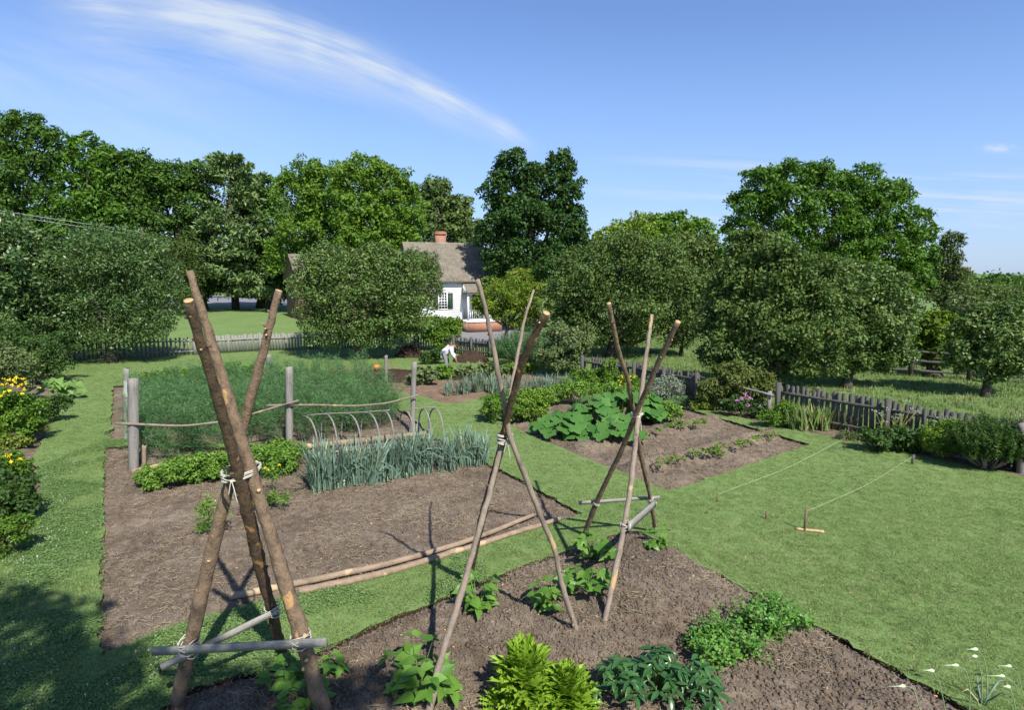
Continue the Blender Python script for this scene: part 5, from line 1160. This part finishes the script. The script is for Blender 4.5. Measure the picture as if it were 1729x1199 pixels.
ft('far_tree', 'dull grey-green rounded tree left of the great walnut', (1170, 540), [(1165, 425, 40, 34), (1195, 440, 34, 40), (1150, 460, 44, 40), (1185, 500, 50, 40), (1215, 470, 26, 50)], 'far', 14000, .34)
ft('walnut_tree', 'great walnut tree on the right with spreading uneven crown', (1400, 560), [(1290, 310, 40, 30), (1345, 296, 46, 28), (1395, 310, 40, 34), (1455, 308, 42, 30), (1500, 330, 42, 28), (1270, 350, 42, 34), (1330, 350, 56, 44), (1400, 370, 60, 50), (1470, 370, 54, 44), (1540, 385, 36, 34), (1550, 425, 32, 34), (1500, 430, 50, 46), (1250, 390, 32, 26), (1420, 450, 70, 50), (1530, 475, 44, 36), (1320, 420, 60, 50), (1245, 425, 32, 34), (1570, 450, 18, 22)], 'walnut', 72000, .25, sub=.24, tr=.55, tail=.06, limbs=18, fill=.12)
ft('cedar_tree', 'small dark cedar right of the great walnut', (1595, 560), [(1607, 412, 18, 24), (1600, 440, 24, 24), (1608, 470, 28, 24), (1590, 500, 40, 34), (1615, 510, 26, 30)], 'cedar', 9000, .28, tail=.15, asp=.3)
ft('young_tree', 'medium green tree below the cedar and the distant building', (1660, 545), [(1640, 500, 30, 22), (1680, 498, 34, 20), (1720, 500, 34, 18), (1660, 520, 50, 20)], 'far', 8000, .22)
# white pine
def pine(label, base, topx, topy, w_):
    rg = np.random.default_rng(8); g = G(*base); top = R(topx, topy, g.y); H_ = top.z; o = thing('white_pine', label, 'pine tree', g); mt = MB(); mc = MB()
    tp = [(0, 0, -.2), ((top.x - g.x) * .3, 0, H_ * .4), (top.x - g.x, 0, H_)]; tp = resample(tp, 10); tube(mt, tp, np.linspace(.5, .06, 10), 8)
    for k in range(150):
        u = rg.uniform(.05, 1) ** .85; z = H_ * u; cx_ = np.interp(z, tp[:, 2], tp[:, 0]); a = rg.uniform(0, 6.28)
        L_ = w_ * (1 - u) ** .62 * rg.uniform(.55, 1.15) + .7; rise = .35 if u > .6 else .02
        d = np.array([math.cos(a), math.sin(a), rise + rg.normal() * .08]); t = np.linspace(0, 1, 6); c = np.array([cx_, 0, z]) + d * (L_ * t)[:, None]; c[:, 2] += L_ * .10 * t ** 2
        tube(mt, c, np.linspace(.10, .02, 6) * (1.2 - u), 4)
        nn = int(110 * L_ / 3) + 40; tt = rg.uniform(.25, 1.03, nn) ** .8; P = np.array([cx_, 0, z]) + d * (L_ * tt)[:, None]; P[:, 2] += L_ * .10 * tt ** 2
        sd_ = np.array([-math.sin(a), math.cos(a), 0]); P += sd_ * (rg.normal(size=nn) * .28 * L_ * (1.1 - tt) )[:, None] + rg.normal(size=(nn, 3)) * [.15, .15, .12]
        leaves(mc, P, rdir(nn, 1.2, rg), d * .8 + rdir(nn, .5, rg), rg.uniform(.35, .75, nn), .38)
    mt.build('trunk', M_trunk, o, True); mc.build('crown', LG['pine'], o)
pine('tall white pine with layered feathery branches beside the lawn', (398, 522), 385, 268, 8.6)
ft('young_tree', 'dark undergrowth tree under the pine at the edge of the road, left', (345, 524), [(345, 450, 26, 36), (330, 470, 24, 24)], 'oak', 4000, .4)
ft('young_tree', 'dark undergrowth tree between the pine and the barn', (455, 522), [(455, 450, 32, 44), (470, 480, 20, 26), (440, 470, 20, 22)], 'oak', 5000, .4)
# far wood (a mass) behind everything
rg = np.random.default_rng(77); mb = MB(); bl = []
for x in range(-900, 2700, 44):
    Y = 150 + rg.uniform(-12, 12); top = 405 if x < 1150 else (440 if x < 1560 else 466 + rg.uniform(-3, 3)); 
    if x > 1560: Y = 190
    c = R(x, top + 26, Y); r = 30 / ppm(460, Y); bl.append(((c.x, c.y, max(c.z * .6, 2)), r * rg.uniform(.9, 1.3), r, max(c.z - max(c.z * .6, 2) + r * .7, 2)))
crown(mb, bl, 42000, 1.1, .6, .3, rg, fill=.3, zmin=-.2); mb.build('distant_wood', LG['oak'], kind='stuff')
mb = MB(); bl = []
for x in range(-300, 2000, 60):
    if 465 < x < 860 : continue
    Y = 108 + rg.uniform(-4, 4); c = R(x, 492, Y); bl.append(((c.x, c.y, 1.6), 3.6, 3, 2.6))
crown(mb, bl, 20000, .6, .6, .3, rg, fill=.3, zmin=-.1); mb.build('distant_understory', LG['oak'], kind='stuff')
# ------------------------------------------------------------------ tree standing behind the viewer, its shade falls on the near left corner
def back_tree():
    rg = np.random.default_rng(12); o = thing('shade_tree', 'tall leafy tree behind the viewer shading the near left corner', 'tree', (.5, -6.5, 0)); mt = MB(); mc = MB()
    cs = [((-1.8, 4.6, 9.0), 1.35), ((-2.9, 5.2, 9.4), 1.3), ((-.6, 4.3, 9.0), 1.05), ((.5, 4.2, 9.2), .9), ((1.2, 4.0, 9.5), .85), ((1.9, 4.5, 9.4), .5), ((-4.2, 5.6, 9.0), 1.3), ((-3.2, 3.6, 10.0), 1.6), ((-1.2, 3.2, 10.0), 1.4), ((.8, 3.1, 9.9), 1.2), ((-5.2, 4.2, 9.8), 1.5), ((0, 1.2, 9.6), 1.7)]
    tube(mt, resample([(0, 0, -.2), (0, .2, 3.5), (-.4, 1.2, 7.5), (-1.2, 2.6, 10)], 12), np.linspace(.3, .08, 12), 10)
    for c, r in cs: tube(mt, resample([(-.2, .7, 6), tuple(np.array(c) * .6 + [0, 0, 3.2]), c], 6), np.linspace(.1, .03, 6), 6)
    crown(mc, [(c, r, r, r * .8) for c, r in cs], 14000, .2, .55, .3, rg); mt.build('trunk', M_trunk, o, True); mc.build('crown', LG['oak'], o)
back_tree()

# ------------------------------------------------------------------ buildings
def house():
    g = G(700, 562); yaw = rad(20); o = thing('white_house', 'white clapboard cottage with brown shingle roof, brick chimney and side porch', 'house', g, yaw)
    W, D, ZF, ZE, ZR = 6.2, 6.6, .85, 3.95, 6.85
    W0 = 3.75    # white wall ends here, porch beyond
    mb = MB(); box(mb, 0, W0, 0, D, -.1, ZF); mb.build('brick_base', M_brick, o)
    # clapboard walls with real laps
    mb = MB(); nb = 20; hb = (ZE - ZF) / nb
    wx0, wx1, wz0, wz1 = 1.85, 2.55, 1.75, 2.95
    for i in range(nb):
        z = ZF + i * hb
        for (x0, x1) in ((0, wx0), (wx1, W0)) if wz0 - hb < z < wz1 else ((0, W0),):
            V = [(x0, -.045, z), (x1, -.045, z), (x1, -.02, z + hb), (x0, -.02, z + hb), (x0, .05, z), (x1, .05, z), (x1, .05, z + hb), (x0, .05, z + hb)]
            mb.add(V, [(0, 1, 2, 3), (5, 4, 7, 6), (1, 0, 4, 5), (3, 2, 6, 7), (0, 3, 7, 4), (2, 1, 5, 6)])
    mb.build('wall', M_white, o)
    mb = MB(); box(mb, W0 - .06, W0, .05, D, ZF, ZE); box(mb, 0, .06, .05, D, ZF, ZE); box(mb, 0, W0, D - .06, D, ZF, ZE)
    hg = D / 2
    for x in (0, W - .06): mb.add([(x, 0.04, ZE), (x, D - .04, ZE), (x, hg, ZR - .06), (x + .06, .04, ZE), (x + .06, D - .04, ZE), (x + .06, hg, ZR - .06)], [(0, 1, 2), (3, 5, 4)]); 
    mb.build('side_wall', M_white, o)
    rf = MB(); n = 24
    for s in (0, 1):
        for i in range(n):
            t0 = i / n; t1 = (i + 1) / n; ya = -.35 + (hg + .35) * t0; yb = -.35 + (hg + .35) * t1; za = ZE - .12 + (ZR - ZE + .12) * t0; zb = ZE - .12 + (ZR - ZE + .12) * t1
            if s: ya, yb = D - ya, D - yb
            V = [(-.2, ya, za + .075), (W + .2, ya, za + .075), (W + .2, yb, zb + .015), (-.2, yb, zb + .015), (-.2, ya, za), (W + .2, ya, za)]
            rf.add(V, [(0, 1, 2, 3) if not s else (3, 2, 1, 0), (4, 5, 1, 0) if not s else (0, 1, 5, 4)])
    r_ = rf.build('roof', M_shing, o)
    mb = MB(); box(mb, -.2, W + .2, -.38, -.33, ZE - .25, ZE - .13); mb.build('gutter', M_woodd, o)
    mb = MB(); box(mb, 2.55, 3.35, hg + .1, hg + .75, ZR - .9, ZR + .62); box(mb, 2.50, 3.40, hg + .05, hg + .80, ZR + .621, ZR + .80); box(mb, 2.55, 3.35, hg + .1, hg + .75, ZR + .801, ZR + .9); mb.build('chimney', M_brick, r_)
    mb = MB(); box(mb, 2.5, 3.4, hg - .28, hg + .08, ZR - .26, ZR + .02); mb.build('flashing', M_board, r_)
    f = MB(); e = .06
    for (x0, x1, z0, z1) in ((wx0, wx0 + e, wz0, wz1), (wx1 - e, wx1, wz0, wz1), (wx0, wx1, wz0 - e, wz0), (wx0, wx1, wz1, wz1 + e)): box(f, x0, x1, -.06, .02, z0, z1)
    wi = f.build('window', M_white, o); mb = MB(); box(mb, wx0 + e, wx1 - e, .02, .03, wz0, wz1); mb.build('pane', M_glass, wi)
    mb = MB()
    for k in (1, 2): x = wx0 + (wx1 - wx0) * k / 3; box(mb, x - .018, x + .018, -.012, .018, wz0, wz1)
    for k in range(1, 6): z = wz0 + (wz1 - wz0) * k / 6; box(mb, wx0 + e, wx1 - e, -.016, .016, z - (.03 if k == 3 else .016), z + (.03 if k == 3 else .016))
    mb.build('muntins', M_white, wi)
    for x0 in (wx0 - .42, wx1 + .03):
        s = MB(); box(s, x0, x0 + .38, -.085, -.05, wz0, wz1)
        for k in range(14): z = wz0 + .06 + k * (wz1 - wz0 - .1) / 14; box(s, x0 + .04, x0 + .34, -.095, -.086, z, z + .03)
        s.build('shutter', M_green, o)
    # porch
    pw = W - W0; mb = MB(); box(mb, W0 + .001, W + .3, -1.2, D * .5, .0, ZF - .1); mb.build('brick_base', M_brick, o)
    mb = MB(); box(mb, W0 + .001, W + .35, -1.25, D * .5, ZF - .099, ZF); mb.build('porch_floor', M_white, o)
    mb = MB(); box(mb, W0 + .001, W, 1.6, 1.66, ZF + .001, ZE - .3); mb.build('porch_wall', M_white, o)
    mb = MB(); box(mb, W0 + 1.2, W0 + 2.1, 1.57, 1.598, ZF + .02, 2.9); mb.build('dark_opening', M_dark, o)  # flat black panel painted in for the dark shaded opening under the porch
    for x in (W0 + .12, W0 + 1.35, W + .2):
        mb = MB(); box(mb, x - .06, x + .06, -1.16, -1.04, ZF + .001, 2.98); mb.build('porch_post', M_white, o)
    rl = MB(); box(rl, W0 + .18, W + .14, -1.13, -1.07, ZF + .75, ZF + .81); box(rl, W0 + .18, W + .14, -1.13, -1.07, ZF + .1, ZF + .15)
    for k in range(16): x = W0 + .26 + k * .15; box(rl, x, x + .045, -1.12, -1.08, ZF + .151, ZF + .749)
    rl.build('railing', M_white, o)
    mb = MB(); n = 7
    for i in range(n):
        t0, t1 = i / n, (i + 1) / n; ya = -1.45 + 1.42 * t0; yb = -1.45 + 1.42 * t1; za = 3.0 + .75 * t0; zb = 3.0 + .75 * t1
        mb.add([(W0 - .05, ya, za + .05), (W + .45, ya, za + .05), (W + .45, yb, zb + .015), (W0 - .05, yb, zb + .015), (W0 - .05, ya, za), (W + .45, ya, za)], [(0, 1, 2, 3), (4, 5, 1, 0)])
    mb.build('porch_roof', M_shing, o)
    mb = MB(); mb.add([(W0 + .0, -1.2, 2.98), (W0, -.06, 2.98), (W0, -.06, 3.7), (W0 + .05, -1.2, 2.98), (W0 + .05, -.06, 2.98), (W0 + .05, -.06, 3.7)], [(0, 1, 2), (3, 5, 4), (0, 2, 5, 3), (0, 3, 4, 1)]); box(mb, W0 + .06, W + .3, -1.18, -1.06, 2.85, 2.97); mb.build('porch_gable', M_white, o)
house()
def simple_house(name, label, base, yaw, W, D, ZE, ZR, mw, mr_, mg=None, chim=None, wins=0):
    g = G(*base); o = thing(name, label, 'house', g, yaw); mb = MB(); nb = 16
    for i in range(nb): z0 = ZE * i / nb; box(mb, 0, W, -.02 - .015 * (i % 2), D, z0, z0 + ZE / nb - .001)
    mb.build('wall', mw, o); hg = D / 2; mb = MB()
    for k in range(26):
        y0 = -.03 + k * (D + .06) / 26; y1 = y0 + (D + .06) / 26 - .015; zt = lambda y: ZE + (ZR - ZE) * (1 - abs(y - hg) / hg) - .12
        mb.add([(-.04, y0, .0), (-.04, y1, .0), (-.04, y1, max(zt(y1), ZE * .98)), (-.04, y0, max(zt(y0), ZE * .98)), (-.005, y0, 0), (-.005, y1, 0), (-.005, y1, max(zt(y1), ZE * .98)), (-.005, y0, max(zt(y0), ZE * .98))], [(0, 3, 2, 1), (4, 5, 6, 7), (0, 4, 7, 3), (1, 2, 6, 5)])
    mb.build('gable_boards', mg or mw, o); mb = MB(); n = 20
    for s in (0, 1):
        for i in range(n):
            t0, t1 = i / n, (i + 1) / n; ya = -.35 + (hg + .35) * t0; yb = -.35 + (hg + .35) * t1; za = ZE - .12 + (ZR - ZE + .12) * t0; zb = ZE - .12 + (ZR - ZE + .12) * t1
            if s: ya, yb = D - ya, D - yb
            mb.add([(-.25, ya, za + .05), (W + .2, ya, za + .05), (W + .2, yb, zb + .015), (-.25, yb, zb + .015), (-.25, ya, za), (W + .2, ya, za)], [(0, 1, 2, 3), (4, 5, 1, 0)])
    r_ = mb.build('roof', mr_, o)
    if chim: mb = MB(); box(mb, chim, chim + .9, hg + .1, hg + .8, ZR - .8, ZR + .9); mb.build('chimney', M_brick, r_)
    for k in range(wins):
        x = W * (k + .6) / wins; f = MB(); box(f, x, x + .9, -.08, -.04, 1.3, 2.7); wi = f.build('window', M_white, o); f = MB(); box(f, x + .07, x + .83, -.095, -.081, 1.37, 2.63); f.build('pane', M_glass, wi)
simple_house('barn', 'brown-boarded gabled outbuilding half hidden behind the broad apple tree', (506, 541), rad(30), 9, 6.2, 4.0, 6.25, M_brownb, M_shing, M_brownb, 7.2, 0)
# far office block
g = R(1628, 520, 330); o = thing('office_block', 'pale concrete office block just above the far trees at right', 'building', (g.x, 330, 0)); k = 330 / F0
mb = MB(); zt = R(1630, 454, 330).z; box(mb, -14 * k, 11 * k, 0, 20, 0, zt); box(mb, -12 * k, 5 * k, 3, 16, zt + .001, zt + 2.0); mb.build('wall', plain('pale_concrete', (.24, .23, .22), .9, bs=0), o)
mb = MB()
for i in range(6): x = (-13 + i * 4.0) * k; box(mb, x, x + 1.6 * k, -.3, -.05, zt - 7, zt - 1)
mb.build('window_bands', M_glass, o)
g = R(1715, 520, 300); o = thing('flat_building', 'long low flat-roofed building on the horizon at the right edge', 'building', (g.x, 300, 0)); k = .3
mb = MB(); zt = R(1715, 478, 300).z; box(mb, -22 * k, 60 * k, 0, 20, 0, zt); mb.build('wall', plain('grey_wall', (.30, .32, .35), .9, bs=0), o); mb = MB(); box(mb, -23 * k, 61 * k, -.6, 21, zt + .001, zt + .9); mb.build('roof', M_board, o)
# overhead wires
wp = []
for i, (ya, yb_, sg, dp) in enumerate(((350, 386, 1.2, 50), (357, 392, 1.4, 50.5))):
    A = R(-260, ya - 38, dp); B = R(240, yb_ + 6, dp + 4); mb = MB(); tube(mb, resample([A, (A + B) / 2 + Vector((0, 0, -.1)), B], 20), .018, 4)
    mb.build('overhead_wire', plain('wire', (.32, .33, .34), .6, bs=0), None, label=['upper pale overhead wire crossing in front of the oaks', 'lower pale overhead wire crossing in front of the oaks'][i], cat='wire', group='overhead wires'); wp += [A, B]
for i, q in enumerate((wp[0], wp[1])):
    mb = MB(); h = q.z + .5; tube(mb, [(0, 0, -.2), (0, 0, h)], [.16, .11], 8); o = mb.build('utility_pole', M_trunk, None, label=['utility pole carrying the wires beyond the left picture edge', 'utility pole hidden among the trees where the wires end'][i], cat='utility pole'); o.location = (q.x, q.y, 0)

# ------------------------------------------------------------------ the worker
def person():
    g = G(757, 626); s = 1.0
    o = thing('person', 'person in white shirt and grey trousers bending over to work with a tool', 'person', g)
    J = dict(pel=(-.19, 0, .83), sp=(-.04, 0, 1.0), ch=(.12, 0, 1.10), nk=(.24, 0, 1.14), hd=(.34, -.02, 1.13), ht=(.42, -.02, 1.10),
             sl=(.15, .17, 1.10), sr=(.15, -.17, 1.08), el=(.22, .22, .80), er=(.22, -.24, .78), wl=(.34, .10, .58), wr=(.36, -.10, .50), fl=(.38, .08, .50), fr=(.40, -.08, .42),
             hl=(-.17, .10, .80), hr=(-.17, -.10, .80), kl=(-.03, .14, .45), kr=(-.08, -.12, .44), al=(-.06, .15, .08), ar=(-.12, -.13, .08), tl=(.10, .16, .035), tr=(.05, -.14, .035))
    Rr = dict(pel=.15, sp=.145, ch=.16, nk=.06, hd=.095, ht=.085, sl=.075, sr=.075, el=.045, er=.045, wl=.03, wr=.03, fl=.03, fr=.03, hl=.10, hr=.10, kl=.065, kr=.065, al=.045, ar=.045, tl=.04, tr=.04)
    def skin(name, joints, edges_, m, grow, root, parent):
        ks = list(joints); me = bpy.data.meshes.new(name); me.from_pydata([J[k] for k in ks], [(ks.index(a), ks.index(b)) for a, b in edges_], []); me.materials.append(m)
        ob = bpy.data.objects.new(name, me); COL.objects.link(ob); ob.parent = parent; md = ob.modifiers.new('skin', 'SKIN'); md.use_smooth_shade = True
        if not me.skin_vertices: me.attributes.new  # layer is made by the modifier
        sv = me.skin_vertices[0].data if me.skin_vertices else None
        if sv:
            for i, k in enumerate(ks): r = Rr[k] + grow; sv[i].radius = (r, r); sv[i].use_root = (k == root)
        sb = ob.modifiers.new('smooth', 'SUBSURF'); sb.levels = 2; sb.render_levels = 2; return ob
    E = [('pel', 'sp'), ('sp', 'ch'), ('ch', 'nk'), ('nk', 'hd'), ('hd', 'ht'), ('ch', 'sl'), ('ch', 'sr'), ('sl', 'el'), ('sr', 'er'), ('el', 'wl'), ('er', 'wr'), ('wl', 'fl'), ('wr', 'fr'), ('pel', 'hl'), ('pel', 'hr'), ('hl', 'kl'), ('hr', 'kr'), ('kl', 'al'), ('kr', 'ar'), ('al', 'tl'), ('ar', 'tr')]
    M_skin = plain('skin', (.35, .18, .12), .6, bs=0); M_shirt = plain('white_shirt', (.62, .62, .64), .8, var=.05, scale=9); M_trs = plain('grey_trousers', (.20, .21, .20), .85, var=.12)
    skin('body', list(J), E, M_skin, 0, 'pel', o)
    J['wl2'] = (.30, .13, .65); J['wr2'] = (.32, -.14, .60); Rr['wl2'] = Rr['wr2'] = .04
    skin('shirt', ['pel', 'sp', 'ch', 'sl', 'sr', 'el', 'er', 'wl2', 'wr2'], [('pel', 'sp'), ('sp', 'ch'), ('ch', 'sl'), ('ch', 'sr'), ('sl', 'el'), ('sr', 'er'), ('el', 'wl2'), ('er', 'wr2')], M_shirt, .025, 'sp', o)
    skin('trousers', ['pel', 'hl', 'hr', 'kl', 'kr', 'al', 'ar'], [('pel', 'hl'), ('pel', 'hr'), ('hl', 'kl'), ('hr', 'kr'), ('kl', 'al'), ('kr', 'ar')], M_trs, .02, 'pel', o)
    mb = MB(); d = rdir(160, 0, rng); c = np.array([.41, -.02, 1.16]); d = d[(d[:, 2] > -.3)]; leaves(mb, c + d * .075, d, rdir(len(d), 0, rng), .07, .9); mb.build('hair', plain('brown_hair', (.07, .035, .02), .8), o)
    mb = MB()
    for yy_ in (-.035, .012):  # eyes and nose on the face, which looks down and forward
        box(mb, .45, .462, yy_ - .0, yy_ + .02, 1.06, 1.072)
    mb.build('eyes', M_dark, o)
    tm = MB(); tube(tm, [g + Vector((.20, -.02, .78)), g + Vector((.39, .0, .45)), g + Vector((.55, .02, .02))], .016, 6)
    t_ = tm.build('garden_tool', M_log, None, label='long wooden handle of the tool held by the worker', cat='garden tool')
person()
